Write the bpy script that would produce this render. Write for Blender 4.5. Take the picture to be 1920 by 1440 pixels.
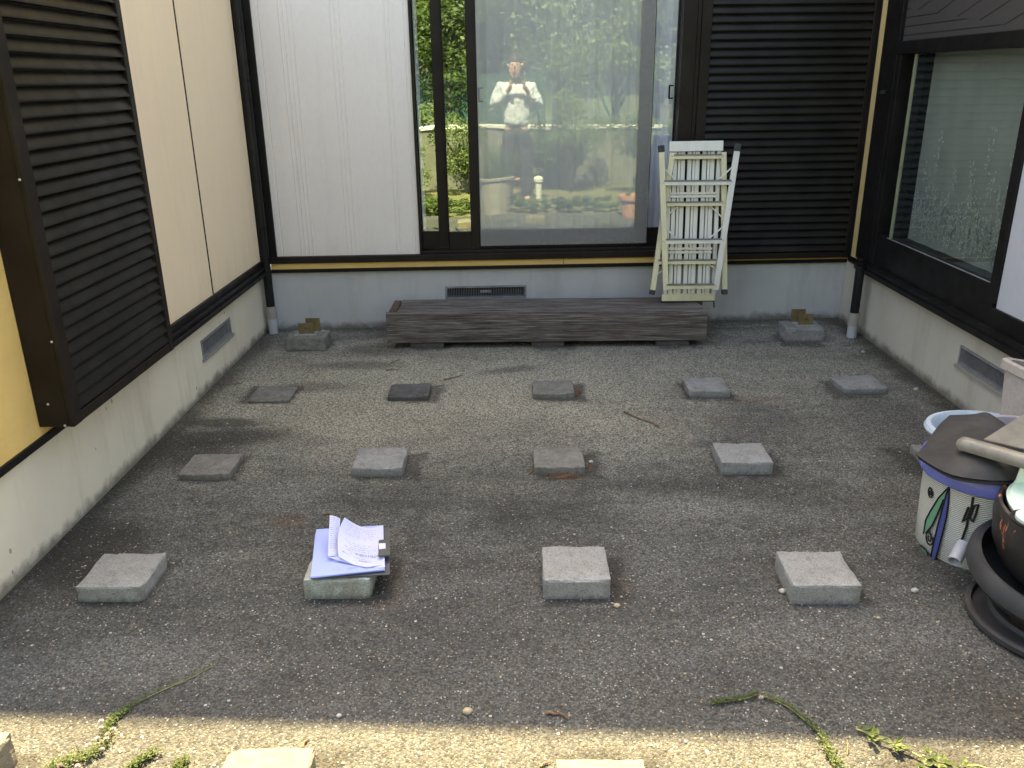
import bpy, bmesh, math, random
from mathutils import Vector, Matrix, noise
R_ = math.radians
random.seed(7)
S = bpy.context.scene
for o in list(bpy.data.objects): bpy.data.objects.remove(o)
C = S.collection

# ------------------------------------------------------------------ camera
PITCH, YAW, ROLL, FPX = R_(20.01212678), R_(-0.6420689), R_(0.73429202), 1570.38
FW = Vector((math.sin(YAW)*math.cos(PITCH), math.cos(YAW)*math.cos(PITCH), -math.sin(PITCH)))
rt = Vector((math.cos(YAW), -math.sin(YAW), 0)); dn = FW.cross(rt)
RT = math.cos(ROLL)*rt + math.sin(ROLL)*dn; DN = -math.sin(ROLL)*rt + math.cos(ROLL)*dn
EYE = Vector((0, 0, 1.5))
cam = bpy.data.cameras.new('camera'); co = bpy.data.objects.new('camera', cam); C.objects.link(co)
cam.sensor_width = 36; cam.sensor_fit = 'HORIZONTAL'; cam.lens = FPX/1920*36; cam.clip_start = 0.03; cam.clip_end = 500
co.matrix_world = Matrix(((RT.x, -DN.x, -FW.x, EYE.x), (RT.y, -DN.y, -FW.y, EYE.y), (RT.z, -DN.z, -FW.z, EYE.z), (0, 0, 0, 1)))
S.camera = co

# ------------------------------------------------------------------ light
SUN_EL, SUN_AZ = R_(55), R_(-5)           # azimuth measured from +y (behind the house), towards -x
w = bpy.data.worlds.new('World'); S.world = w; w.use_nodes = True
nt = w.node_tree; bg = nt.nodes['Background']
sky = nt.nodes.new('ShaderNodeTexSky'); sky.sky_type = 'NISHITA'; sky.sun_disc = False
sky.sun_elevation = SUN_EL; sky.sun_rotation = SUN_AZ; sky.air_density = 1.0; sky.dust_density = 3.0; sky.ozone_density = 0.6
nt.links.new(sky.outputs[0], bg.inputs[0]); bg.inputs[1].default_value = 0.13
sl = bpy.data.lights.new('sun', 'SUN'); sl.energy = 4.6; sl.angle = R_(0.5); sl.color = (1.0, 0.88, 0.58)
so = bpy.data.objects.new('sun', sl); C.objects.link(so)
sdir = Vector((math.sin(SUN_AZ)*math.cos(SUN_EL), math.cos(SUN_AZ)*math.cos(SUN_EL), math.sin(SUN_EL)))
so.rotation_euler = sdir.to_track_quat('Z', 'Y').to_euler(); so.location = (0, 0, 12)
S.view_settings.view_transform = 'Standard'; S.view_settings.look = 'None'
S.view_settings.exposure = 2.85; S.view_settings.use_white_balance = True; S.view_settings.white_balance_temperature = 8600; S.view_settings.gamma = 1.0
S.render.engine = 'CYCLES'
S.cycles.max_bounces = 8; S.cycles.diffuse_bounces = 5; S.cycles.transparent_max_bounces = 12

# ------------------------------------------------------------------ geometry of sight lines -> points on real planes
def ray(px, py): return RT*((px-960)/FPX) + DN*((py-720)/FPX) + FW
def spot(px, py, z=0.0):
    r = ray(px, py); return EYE + r*((z-1.5)/r.z)
def at_y(px, py, y):
    r = ray(px, py); return EYE + r*(y/r.y)
def at_x(px, py, x):
    r = ray(px, py); return EYE + r*(x/r.x)
WA = R_(2.36); BN = Vector((-math.sin(WA), math.cos(WA), 0)); BD = Vector((math.cos(WA), math.sin(WA), 0)); BP = Vector((0, 5.246, 0))
def bw(u, off, z): return BP + BD*u - BN*off + Vector((0, 0, z))      # back wall frame: along, out from the wall, up

# ------------------------------------------------------------------ helpers
def setp(o, label=None, cat=None, group=None, kind=None):
    if label: o['label'] = label
    if cat: o['category'] = cat
    if group: o['group'] = group
    if kind: o['kind'] = kind
    return o
def origin(o):
    l = Vector(o.location)
    while o.parent: o = o.parent; l += Vector(o.location)
    return l
def thing(name, loc, label, cat, group=None):
    o = bpy.data.objects.new(name, None); C.objects.link(o); o.location = loc; o.empty_display_size = 0.05
    return setp(o, label, cat, group)
def obj(name, bm, mat, parent=None, smooth=False, label=None, loc=None, bevel=0, seg=1):
    """links a bmesh built in world space as one mesh object"""
    me = bpy.data.meshes.new(name)
    if bevel:
        bmesh.ops.remove_doubles(bm, verts=bm.verts, dist=1e-6)
        bmesh.ops.bevel(bm, geom=[e for e in bm.edges if len(e.link_faces) == 2 and e.calc_face_angle(0) > 0.6], offset=bevel, segments=seg, affect='EDGES', clamp_overlap=True)
    bmesh.ops.recalc_face_normals(bm, faces=bm.faces)
    if smooth:
        for f in bm.faces: f.smooth = True
    L = Vector(loc) if loc else Vector((0, 0, 0))
    P = origin(parent) if parent else Vector((0, 0, 0))
    bm.transform(Matrix.Translation(-(L if loc else P)))
    bm.to_mesh(me); bm.free()
    for m in (mat if isinstance(mat, (list, tuple)) else [mat]): me.materials.append(m)
    o = bpy.data.objects.new(name, me); C.objects.link(o)
    if parent: o.parent = parent; 
    if loc: o.location = L - P
    if label: o['label'] = label
    if smooth == 'auto':
        me.set_sharp_from_angle(angle=R_(40))
    return o
def hexa(bm, pts, mi=0):
    v = [bm.verts.new(p) for p in pts]
    for f in ((0, 3, 2, 1), (4, 5, 6, 7), (0, 1, 5, 4), (1, 2, 6, 5), (2, 3, 7, 6), (3, 0, 4, 7)):
        bm.faces.new([v[i] for i in f]).material_index = mi
def box(bm, x0, x1, y0, y1, z0, z1, mi=0):
    hexa(bm, [(x0, y0, z0), (x1, y0, z0), (x1, y1, z0), (x0, y1, z0), (x0, y0, z1), (x1, y0, z1), (x1, y1, z1), (x0, y1, z1)], mi)
def bbox(bm, u0, u1, o0, o1, z0, z1, mi=0):            # box in the back wall frame, o = distance out from the wall
    hexa(bm, [bw(u0, o1, z0), bw(u1, o1, z0), bw(u1, o0, z0), bw(u0, o0, z0), bw(u0, o1, z1), bw(u1, o1, z1), bw(u1, o0, z1), bw(u0, o0, z1)], mi)
def B(*a, f=box):
    bm = bmesh.new(); f(bm, *a); return bm
def BB(*a): return B(*a, f=bbox)
def beam(bm, a, b, wv, tv, w_, t_, mi=0):
    """bar from a to b with half extents along unit vectors wv, tv"""
    a, b = Vector(a), Vector(b); W_, T_ = Vector(wv)*w_, Vector(tv)*t_
    hexa(bm, [a-W_-T_, a+W_-T_, a+W_+T_, a-W_+T_, b-W_-T_, b+W_-T_, b+W_+T_, b-W_+T_], mi)
def tube(bm, pts, r, seg=10, cap=True, mi=0):
    pts = [Vector(p) for p in pts]; rs = r if isinstance(r, (list, tuple)) else [r]*len(pts); rings = []
    up = None
    for i, p in enumerate(pts):
        d = (pts[min(i+1, len(pts)-1)] - pts[max(i-1, 0)]).normalized()
        if up is None or abs(d.dot(up)) > 0.98: up = Vector((0, 0, 1)) if abs(d.z) < 0.9 else Vector((1, 0, 0))
        a = d.cross(up).normalized(); b = d.cross(a).normalized(); up = -b if abs(b.dot(up)) > 0.1 else up
        rings.append([bm.verts.new(p + (a*math.cos(t) + b*math.sin(t))*rs[i]) for t in [2*math.pi*k/seg for k in range(seg)]])
    for i in range(len(rings)-1):
        for k in range(seg):
            bm.faces.new((rings[i][k], rings[i][(k+1) % seg], rings[i+1][(k+1) % seg], rings[i+1][k])).material_index = mi
    if cap:
        for rg in (rings[0], rings[-1]):
            try: bm.faces.new(rg).material_index = mi
            except ValueError: pass
def lathe(bm, prof, c, seg=64, M=None, mi=None):
    """prof: list of (r, z); closed shells allowed"""
    c = Vector(c); rings = []
    for r, z in prof:
        rings.append([(lambda p: (M @ p if M else p) + c)(Vector((r*math.cos(2*math.pi*k/seg), r*math.sin(2*math.pi*k/seg), z))) for k in range(seg)])
    vr = [[bm.verts.new(p) for p in rg] for rg in rings]
    for i in range(len(vr)-1):
        for k in range(seg):
            f = bm.faces.new((vr[i][k], vr[i][(k+1) % seg], vr[i+1][(k+1) % seg], vr[i+1][k]))
            if mi: f.material_index = mi[i]
    for e in (0, -1):
        if prof[e][0] > 1e-4:
            try: bm.faces.new(vr[e])
            except ValueError: pass
def grid_sheet(bm, fn, nu, nv, thick=0.0):
    """fn(u, v) -> point; gives a sheet with real thickness"""
    P = [[Vector(fn(i/nu, j/nv)) for j in range(nv+1)] for i in range(nu+1)]
    top = [[bm.verts.new(p) for p in row] for row in P]
    for i in range(nu):
        for j in range(nv): bm.faces.new((top[i][j], top[i+1][j], top[i+1][j+1], top[i][j+1]))
    if thick:
        def nrm(i, j):
            a = P[min(i+1, nu)][j]-P[max(i-1, 0)][j]; b = P[i][min(j+1, nv)]-P[i][max(j-1, 0)]; return a.cross(b).normalized()
        bot = [[bm.verts.new(P[i][j]-nrm(i, j)*thick) for j in range(nv+1)] for i in range(nu+1)]
        for i in range(nu):
            for j in range(nv): bm.faces.new((bot[i][j], bot[i][j+1], bot[i+1][j+1], bot[i+1][j]))
        for i in range(nu):
            bm.faces.new((top[i][0], bot[i][0], bot[i+1][0], top[i+1][0])); bm.faces.new((top[i][nv], top[i+1][nv], bot[i+1][nv], bot[i][nv]))
        for j in range(nv):
            bm.faces.new((top[0][j], top[0][j+1], bot[0][j+1], bot[0][j])); bm.faces.new((top[nu][j], bot[nu][j], bot[nu][j+1], top[nu][j+1]))

# ------------------------------------------------------------------ materials
class NT:
    def __init__(s, name):
        s.m = bpy.data.materials.new(name); s.m.use_nodes = True; s.t = s.m.node_tree; s.b = s.t.nodes['Principled BSDF']; s.out = s.t.nodes['Material Output']
        s.co = s.t.nodes.new('ShaderNodeTexCoord').outputs['Object']
    def n(s, ty, **k):
        x = s.t.nodes.new(ty)
        for a, v in k.items(): setattr(x, a, v)
        return x
    def l(s, a, b): s.t.links.new(a, b)
    def val(s, sock, v):
        if hasattr(v, 'is_linked'): s.l(v, sock)
        else: sock.default_value = v
    def noise(s, scale, detail=4, rough=0.6, co=None, dist=0, out=0):
        x = s.n('ShaderNodeTexNoise'); s.l(co or s.co, x.inputs['Vector']); x.inputs['Scale'].default_value = scale
        x.inputs['Detail'].default_value = detail; x.inputs['Roughness'].default_value = rough; x.inputs['Distortion'].default_value = dist; return x.outputs[out]
    def vor(s, scale, out='Distance', co=None, feature='F1', rnd=1.0):
        x = s.n('ShaderNodeTexVoronoi', feature=feature); s.l(co or s.co, x.inputs['Vector']); x.inputs['Scale'].default_value = scale; x.inputs['Randomness'].default_value = rnd; return x.outputs[out]
    def mapr(s, v, a, b, c=0.0, d=1.0, smooth=False):
        x = s.n('ShaderNodeMapRange'); x.interpolation_type = 'SMOOTHSTEP' if smooth else 'LINEAR'
        s.val(x.inputs[0], v); x.inputs[1].default_value = a; x.inputs[2].default_value = b; x.inputs[3].default_value = c; x.inputs[4].default_value = d; return x.outputs[0]
    def mix(s, f, a, b, mode='MIX'):
        x = s.n('ShaderNodeMix', data_type='RGBA', blend_type=mode); s.val(x.inputs[0], f)
        for i, v in ((6, a), (7, b)):
            if hasattr(v, 'is_linked'): s.l(v, x.inputs[i])
            else: x.inputs[i].default_value = (*v, 1)
        return x.outputs[2]
    def math(s, op, a, b=0.0, clamp=False):
        x = s.n('ShaderNodeMath', operation=op, use_clamp=clamp); s.val(x.inputs[0], a); s.val(x.inputs[1], b); return x.outputs[0]
    def scale(s, v, co=None):
        x = s.n('ShaderNodeMapping'); s.l(co or s.co, x.inputs[0]); x.inputs['Scale'].default_value = v; return x.outputs[0]
    def sep(s, co=None):
        x = s.n('ShaderNodeSeparateXYZ'); s.l(co or s.co, x.inputs[0]); return x.outputs
    def bump(s, h, strength=0.5, dist=0.002, normal=None):
        x = s.n('ShaderNodeBump'); x.inputs['Strength'].default_value = strength; x.inputs['Distance'].default_value = dist; s.l(h, x.inputs['Height'])
        if normal: s.l(normal, x.inputs['Normal'])
        s.l(x.outputs[0], s.b.inputs['Normal']); return x.outputs[0]
    def set(s, col=None, rough=None, metal=None, spec=None):
        if col is not None:
            if hasattr(col, 'is_linked'): s.l(col, s.b.inputs['Base Color'])
            else: s.b.inputs['Base Color'].default_value = (*col, 1)
        if rough is not None: s.val(s.b.inputs['Roughness'], rough)
        if metal is not None: s.b.inputs['Metallic'].default_value = metal
        if spec is not None: s.b.inputs['Specular IOR Level'].default_value = spec
        return s.m
def worn(name, c1, c2, scale=6, rough=0.6, bs=0.3, bscale=300, bd=0.001, metal=0, spec=0.5, stretch=(1, 1, 1)):
    m = NT(name); v = m.scale(stretch)
    f = m.mapr(m.noise(scale, 6, 0.65, v), 0.35, 0.65)
    m.bump(m.noise(bscale, 3, 0.6, v), bs, bd)
    return m.set(m.mix(f, c1, c2), m.mapr(m.noise(scale*3, 3), 0.3, 0.7, rough-0.06, rough+0.08), metal, spec)

def ground_mat():
    m = NT('exposed_aggregate_concrete')
    xyz = m.sep()
    big = m.noise(0.9, 5, 0.6); mid = m.noise(5, 6, 0.65); warp = m.noise(3.0, 4, 0.6, dist=0.4)
    # broad dirt film
    col = m.mix(m.mapr(big, 0.38, 0.62), (0.118, 0.112, 0.100), (0.190, 0.180, 0.158))
    col = m.mix(m.mapr(mid, 0.3, 0.75), col, (0.095, 0.091, 0.084))
    col = m.mix(0.42, col, m.mix(m.mapr(m.noise(20, 6, 0.75), 0.38, 0.62), (0.050, 0.048, 0.044), (0.235, 0.225, 0.200)))
    sm = m.noise(2.6, 6, .7, m.scale((.55, 1.6, 1)), .3); col = m.mix(m.mapr(sm, .50, .66, 0, .55), col, (.245, .235, .215)); col = m.mix(m.mapr(sm, .48, .36, 0, .55), col, (.058, .056, .052))
    def blob(cx, cy, rx, ry, soft=0.5, amp=0.5, rot=0):
        x = m.math('SUBTRACT', xyz[0], cx); y = m.math('SUBTRACT', xyz[1], cy)
        c_, s_ = math.cos(rot), math.sin(rot)
        xr = m.math('ADD', m.math('MULTIPLY', x, c_/rx), m.math('MULTIPLY', y, s_/rx)); yr = m.math('ADD', m.math('MULTIPLY', x, -s_/ry), m.math('MULTIPLY', y, c_/ry))
        d = m.math('SQRT', m.math('ADD', m.math('MULTIPLY', xr, xr), m.math('MULTIPLY', yr, yr)))
        d = m.math('ADD', d, m.math('MULTIPLY', m.math('SUBTRACT', warp, 0.5), amp*4))
        return m.mapr(d, 1-soft, 1+soft, 1, 0, True)
    # worn, cleaner tan area towards the house and greyer film in the middle
    col = m.mix(m.math('MULTIPLY', blob(-0.55, 3.95, 1.25, 0.75, 0.6, 0.35), 0.75), col, (0.300, 0.270, 0.215))
    col = m.mix(m.math('MULTIPLY', blob(0.7, 4.3, 1.2, 0.35, 0.6, 0.35), 0.5), col, (0.235, 0.220, 0.190))
    col = m.mix(m.math('MULTIPLY', blob(0.1, 1.85, 2.6, 0.55, 0.6, 0.3), 0.55), col, (0.095, 0.092, 0.088))
    for cx, cy, rx, ry, st, rot in ((-1.33, 3.45, .26, .10, .85, 0.1), (-1.38, 3.62, .16, .06, .8, 0), (-1.42, 3.30, .20, .14, .8, 0), (-1.50, 2.55, .16, .22, .85, 0), (-1.42, 2.35, .16, .10, .7, .3), (-0.95, 4.45, .25, .07, .55, 0), (-0.85, 4.72, .18, .10, .6, 0), (-0.05, 4.35, .16, .05, .55, .3),
                             (0.05, 2.62, .18, .14, .4, .4), (0.2, 2.75, .3, .1, .35, 0), (-0.2, 2.95, .5, .14, .35, .1), (0.9, 2.9, .5, .12, .35, -.1), (1.75, 3.4, .25, .5, .5, 0), (-1.1, 4.1, .2, .08, .5, 0), (1.2, 3.45, .3, .1, .3, .2)):
        col = m.mix(m.math('MULTIPLY', blob(cx, cy, rx, ry, .55, .45, rot), st), col, (0.040, 0.036, 0.031))
    for cx, cy, rx, ry, st in ((1.15, 3.85, .09, .025, .4), (0.95, 3.62, .08, .03, .2), (-0.85, 2.68, .06, .04, .35), (0.30, 2.25, .05, .09, .28), (-0.43, 2.25, .05, .10, .35)):
        col = m.mix(m.math('MULTIPLY', blob(cx, cy, rx, ry, .5, .45), st), col, (0.16, 0.075, 0.030))
    for cx, cy, rx, ry, st in ((0.55, 2.75, .28, .07, .35), (0.45, 2.45, .10, .22, .3), (-1.0, 1.9, .25, .1, .3), (0.95, 2.0, .4, .12, .3), (-0.9, 2.9, .14, .07, .35)):
        col = m.mix(m.math('MULTIPLY', blob(cx, cy, rx, ry, .6, .4), st), col, (0.25, 0.235, 0.215))
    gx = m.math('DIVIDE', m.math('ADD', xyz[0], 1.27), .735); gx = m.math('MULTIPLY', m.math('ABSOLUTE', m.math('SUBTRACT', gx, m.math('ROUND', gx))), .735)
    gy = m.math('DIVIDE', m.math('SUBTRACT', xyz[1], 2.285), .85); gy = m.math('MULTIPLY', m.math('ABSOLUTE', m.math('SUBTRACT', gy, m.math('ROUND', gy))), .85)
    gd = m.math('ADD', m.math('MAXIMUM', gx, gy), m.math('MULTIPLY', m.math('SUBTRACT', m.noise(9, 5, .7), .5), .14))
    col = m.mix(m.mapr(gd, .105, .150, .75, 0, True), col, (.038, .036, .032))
    # grime along the wall feet
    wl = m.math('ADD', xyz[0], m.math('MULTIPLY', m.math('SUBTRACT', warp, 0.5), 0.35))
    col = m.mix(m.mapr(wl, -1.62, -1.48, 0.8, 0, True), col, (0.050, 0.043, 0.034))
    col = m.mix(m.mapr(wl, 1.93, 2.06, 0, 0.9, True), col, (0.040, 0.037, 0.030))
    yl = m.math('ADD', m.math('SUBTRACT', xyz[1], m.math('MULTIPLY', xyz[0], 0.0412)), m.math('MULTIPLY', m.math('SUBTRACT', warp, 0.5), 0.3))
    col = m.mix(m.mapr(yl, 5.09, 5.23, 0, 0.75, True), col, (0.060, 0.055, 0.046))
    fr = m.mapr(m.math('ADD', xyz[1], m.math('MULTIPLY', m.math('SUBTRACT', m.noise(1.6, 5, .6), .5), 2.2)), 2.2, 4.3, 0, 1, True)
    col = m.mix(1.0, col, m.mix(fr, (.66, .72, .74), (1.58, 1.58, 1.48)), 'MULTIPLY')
    # pebbles
    v = m.scale((1, 1, 1))
    cell = m.vor(185, 'Color'); dist = m.vor(185, 'Distance')
    cs = m.n('ShaderNodeSeparateColor'); m.l(cell, cs.inputs[0])
    br = m.mapr(cs.outputs[0], 0, 1, 0.38, 1.68)
    cb = m.n('ShaderNodeCombineColor'); 
    for i in range(3): m.l(br, cb.inputs[i])
    col = m.mix(1.0, col, cb.outputs[0], 'MULTIPLY')
    tint = m.n('ShaderNodeValToRGB'); m.l(cs.outputs[1], tint.inputs[0])
    e = tint.color_ramp.elements; e[0].color = (1.15, 0.92, 0.72, 1); e[1].color = (0.85, 0.95, 1.05, 1); x = tint.color_ramp.elements.new(0.3); x.color = (1, 1, 1, 1)
    col = m.mix(0.6, col, m.mix(1.0, col, tint.outputs[0], 'MULTIPLY'))
    pit = m.mapr(dist, 0.35, 0.75, 0, 0.6)
    col = m.mix(pit, col, (0.045, 0.040, 0.034))
    # pale chips
    for sc, th, r_, cc in ((88, 0.975, 0.24, (0.34, 0.33, 0.30)), (140, 0.93, 0.34, (0.34, 0.325, 0.30)), (60, 0.99, 0.26, (0.46, 0.44, 0.40)), (75, 0.985, 0.26, (0.27, 0.18, 0.11))):
        c2 = m.n('ShaderNodeSeparateColor'); m.l(m.vor(sc, 'Color'), c2.inputs[0]); d2 = m.vor(sc, 'Distance')
        k = m.math('MULTIPLY', m.math('GREATER_THAN', c2.outputs[0], th), m.math('LESS_THAN', d2, r_))
        col = m.mix(m.math('MULTIPLY', k, 0.8), col, cc)
    # height
    h = m.math('ADD', m.math('MULTIPLY', m.mapr(dist, 0, 0.7, 1, 0), 1.0), m.math('MULTIPLY', m.noise(420, 2), 0.35))
    h = m.math('ADD', h, m.math('MULTIPLY', mid, 1.2))
    m.bump(h, 0.9, 0.0032)
    return m.set(col, 0.85, 0, 0.25)
def block_mat(name, a, b, c, seed=0):
    m = NT(name)
    ad = m.n('ShaderNodeVectorMath', operation='ADD'); m.l(m.co, ad.inputs[0]); ad.inputs[1].default_value = (seed*3.1, seed*1.7, seed)
    P = ad.outputs[0]; m.co = P
    col = m.mix(m.mapr(m.noise(9, 6, 0.7), 0.35, 0.65), a, b)
    col = m.mix(m.mapr(m.noise(28, 5, 0.75), 0.52, 0.68, 0, 0.75), col, c)
    col = m.mix(m.mapr(m.noise(3.5, 5, .7), .45, .65, 0, .55), col, c)
    col = m.mix(m.mapr(m.vor(330), 0.0, 0.5, 0.35, 0), col, (0.40, 0.40, 0.37))
    cs = m.n('ShaderNodeSeparateColor'); m.l(m.vor(380, 'Color'), cs.inputs[0])
    col = m.mix(m.math('MULTIPLY', m.math('GREATER_THAN', cs.outputs[0], 0.72), 0.38), col, (0.08, 0.08, 0.075))
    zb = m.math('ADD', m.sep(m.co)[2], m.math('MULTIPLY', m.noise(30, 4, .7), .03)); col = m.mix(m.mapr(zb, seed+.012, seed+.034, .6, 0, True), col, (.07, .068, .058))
    m.bump(m.math('ADD', m.noise(160, 4, 0.7), m.math('MULTIPLY', m.noise(30, 4, 0.7), 1.5)), 0.9, 0.003)
    return m.set(col, 0.92, 0, 0.2)
def plaster(name, a, b, streak=(0.1, 0.1, 0.09), amt=0.35):
    m = NT(name)
    col = m.mix(m.mapr(m.noise(2.2, 5, 0.6), 0.3, 0.7), a, b)
    st = m.noise(5, 5, 0.7, m.scale((1.3, 1.3, 0.22)))
    col = m.mix(m.mapr(st, 0.52, 0.72, 0, amt), col, streak)
    z = m.sep()[2]; zz = m.math('ADD', z, m.math('MULTIPLY', m.math('SUBTRACT', m.noise(9, 5, 0.7), 0.5), 0.11))
    col = m.mix(m.mapr(zz, 0.0, 0.06, 0.8, 0, True), col, (0.085, 0.078, 0.06))
    pk = m.n('ShaderNodeSeparateColor'); m.l(m.vor(16, 'Color', m.scale((1, 1, .6))), pk.inputs[0])
    k = m.math('MULTIPLY', m.math('GREATER_THAN', pk.outputs[0], 0.955), m.math('LESS_THAN', m.vor(16, 'Distance', m.scale((1, 1, .6))), 0.13))
    col = m.mix(m.math('MULTIPLY', k, 0.65), col, (0.13, 0.12, 0.10))
    m.bump(m.math('ADD', m.noise(240, 3, 0.7), m.math('MULTIPLY', m.noise(12, 4), 2.0)), 0.5, 0.0015)
    return m.set(col, 0.85, 0, 0.25)
def black_metal(name, base=(0.008, 0.0072, 0.0072), rough=0.38, chip=0.0, bscale=60):
    m = NT(name)
    col = m.mix(m.mapr(m.noise(7, 5, .6), .4, .7), base, tuple(c*1.7 for c in base))
    if chip:
        v = m.scale((4, 4, 22)); n_ = m.noise(6, 7, 0.75, v)
        col = m.mix(m.mapr(n_, 0.70-chip, 0.74-chip), col, (0.26, 0.12, 0.055))
        v2 = m.scale((2, 2, 60)); col = m.mix(m.mapr(m.noise(5, 6, .7, v2), .62, .70, 0, .55), col, (0.12, 0.115, 0.11))
    m.bump(m.noise(bscale, 4, 0.6), 0.12, 0.001)
    return m.set(col, m.mapr(m.noise(11, 4), 0.3, 0.7, rough-0.06, rough+0.12), 0, 0.18)
def glass(name, refl, tint, rough=0.0, wav=0.0):
    m = bpy.data.materials.new(name); m.use_nodes = True; t = m.node_tree; t.nodes.remove(t.nodes['Principled BSDF']); out = t.nodes['Material Output']
    tr = t.nodes.new('ShaderNodeBsdfTransparent'); tr.inputs[0].default_value = (*tint, 1)
    gl = t.nodes.new('ShaderNodeBsdfAnisotropic'); gl.inputs['Roughness'].default_value = rough; gl.inputs[0].default_value = (0.76, 0.96, 0.95, 1)
    mx = t.nodes.new('ShaderNodeMixShader'); mx.inputs[0].default_value = refl
    t.links.new(tr.outputs[0], mx.inputs[1]); t.links.new(gl.outputs[0], mx.inputs[2]); t.links.new(mx.outputs[0], out.inputs[0])
    if wav:
        tc = t.nodes.new('ShaderNodeTexCoord'); nz = t.nodes.new('ShaderNodeTexNoise'); nz.inputs['Scale'].default_value = 2.5; nz.inputs['Detail'].default_value = 1
        t.links.new(tc.outputs['Object'], nz.inputs['Vector']); bp = t.nodes.new('ShaderNodeBump'); bp.inputs['Strength'].default_value = 0.3; bp.inputs['Distance'].default_value = wav
        t.links.new(nz.outputs[0], bp.inputs['Height']); t.links.new(bp.outputs[0], gl.inputs['Normal'])
    return m
def mesh_fabric(name, col, opacity):
    m = NT(name); tr = m.n('ShaderNodeBsdfTransparent'); mx = m.n('ShaderNodeMixShader')
    m.set(col, 0.8, 0, 0.1); wv = m.noise(900, 1, 0.5)
    m.l(m.mapr(wv, 0.35, 0.65, opacity-0.12, opacity+0.12), mx.inputs[0]); m.l(tr.outputs[0], mx.inputs[1]); m.l(m.b.outputs[0], mx.inputs[2]); m.l(mx.outputs[0], m.out.inputs[0])
    return m.m
def leafmat(name, a, b, trans=0.3):
    m = NT(name); col = m.mix(m.mapr(m.noise(35, 2), .3, .7), a, b); m.set(col, 0.5, 0, 0.35)
    tl = m.n('ShaderNodeBsdfTranslucent'); m.l(m.mix(0.5, col, (0.2, 0.35, 0.03)), tl.inputs[0]); mx = m.n('ShaderNodeMixShader'); mx.inputs[0].default_value = trans
    m.l(m.b.outputs[0], mx.inputs[1]); m.l(tl.outputs[0], mx.inputs[2]); m.l(mx.outputs[0], m.out.inputs[0]); return m.m

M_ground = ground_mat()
M_found_b = plaster('foundation_render_rear', (0.50, 0.50, 0.49), (0.42, 0.42, 0.415), (0.27, 0.265, 0.25), .35)
M_found_l = plaster('foundation_render_left', (0.76, 0.69, 0.55), (0.68, 0.61, 0.49), (0.46, 0.40, 0.30), .4)  # lighter and warmer: the glow on the left wall is painted in
M_found_r = plaster('foundation_render_right', (0.54, 0.50, 0.43), (0.46, 0.43, 0.375), (0.30, 0.27, 0.22), .4)
M_black = black_metal('black_painted_metal')
M_brown = black_metal('dark_brown_metal', (0.0125, 0.0095, 0.0080), 0.42)
M_chip = black_metal('black_paint_worn_to_wood', (0.009, 0.0085, 0.0085), 0.45, 0.045, 90)
M_slat = black_metal('dark_louvre_metal', (0.012, 0.0105, 0.0090), 0.40)
def yellow_mat():
    m = NT('ochre_stucco'); col = m.mix(m.mapr(m.noise(3, 5), .35, .65), (0.80, 0.54, 0.20), (0.72, 0.475, 0.17))
    col = m.mix(m.mapr(m.noise(14, 5, .7, m.scale((1, 1, .15))), .62, .75, 0, .5), col, (0.30, 0.19, 0.09))
    m.bump(m.math('ADD', m.noise(110, 4, 0.7), m.noise(35, 2)), 0.8, 0.003); return m.set(col, 0.8, 0, .2)
M_yellow = yellow_mat()
def panel_mat(name, a, b, grain=(1, 1, .04), bs=0.25):
    m = NT(name); col = m.mix(m.mapr(m.noise(1.4, 4), .35, .65), a, b)
    col = m.mix(m.mapr(m.noise(60, 3, .6, m.scale(grain)), .4, .7, 0, .12), col, tuple(c*.7 for c in a))
    z = m.sep()[2]; zz = m.math('ADD', z, m.math('MULTIPLY', m.math('SUBTRACT', m.noise(7, 5, .7, m.scale((1, 1, .5))), .5), .5))
    col = m.mix(m.mapr(zz, .30, .62, .35, 0, True), col, tuple(c*.62 for c in a))
    col = m.mix(m.mapr(m.noise(4.5, 6, .75, m.scale((2.2, 2.2, .16))), .54, .72, 0, .28), col, tuple(c*.68 for c in a))
    m.bump(m.math('ADD', m.noise(330, 3, 0.7), m.math('MULTIPLY', m.noise(3, 2), 3)), bs, 0.0012); return m.set(col, 0.5, 0, .4)
M_white = panel_mat('white_panel_warm_lit', (0.93, 0.745, 0.525), (0.90, 0.71, 0.50))  # warm light falling on the left boards is put into this colour
M_whitebk = panel_mat('embossed_white_panel', (0.76, 0.695, 0.645), (0.72, 0.66, 0.615), (1, 1, .5), 0.5)
M_whitert = panel_mat('pale_grey_panel', (0.50, 0.51, 0.56), (0.45, 0.46, 0.51))
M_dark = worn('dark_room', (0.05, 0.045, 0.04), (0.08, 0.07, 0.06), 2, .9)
M_alu = worn('aged_aluminium', (0.74, 0.73, 0.68), (0.62, 0.61, 0.57), 9, .42, .3, 80, .0008, .25, .5, (1, 1, .3))
M_aluy = worn('yellowed_aluminium', (0.70, 0.65, 0.44), (0.58, 0.54, 0.37), 8, .45, .3, 80, .0008, .2, .5, (1, 1, .4))
M_tread_shade = worn('grey_tread_and_gap_shade', (0.13, 0.125, 0.12), (0.20, 0.19, 0.18), 20, .7)
M_rubber = worn('black_rubber', (0.020, 0.020, 0.021), (0.050, 0.048, 0.047), 7, .7, .4, 200, .001)
M_pvc = worn('grey_pvc', (0.36, 0.37, 0.40), (0.44, 0.45, 0.48), 6, .45)
M_pvcb = worn('beige_coupling', (0.27, 0.25, 0.215), (0.33, 0.31, 0.27), 8, .55)
M_brass = worn('yellow_zinc_steel', (0.24, 0.19, 0.085), (0.15, 0.105, 0.06), 30, .5, .3, 120, .001, .35)
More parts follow.
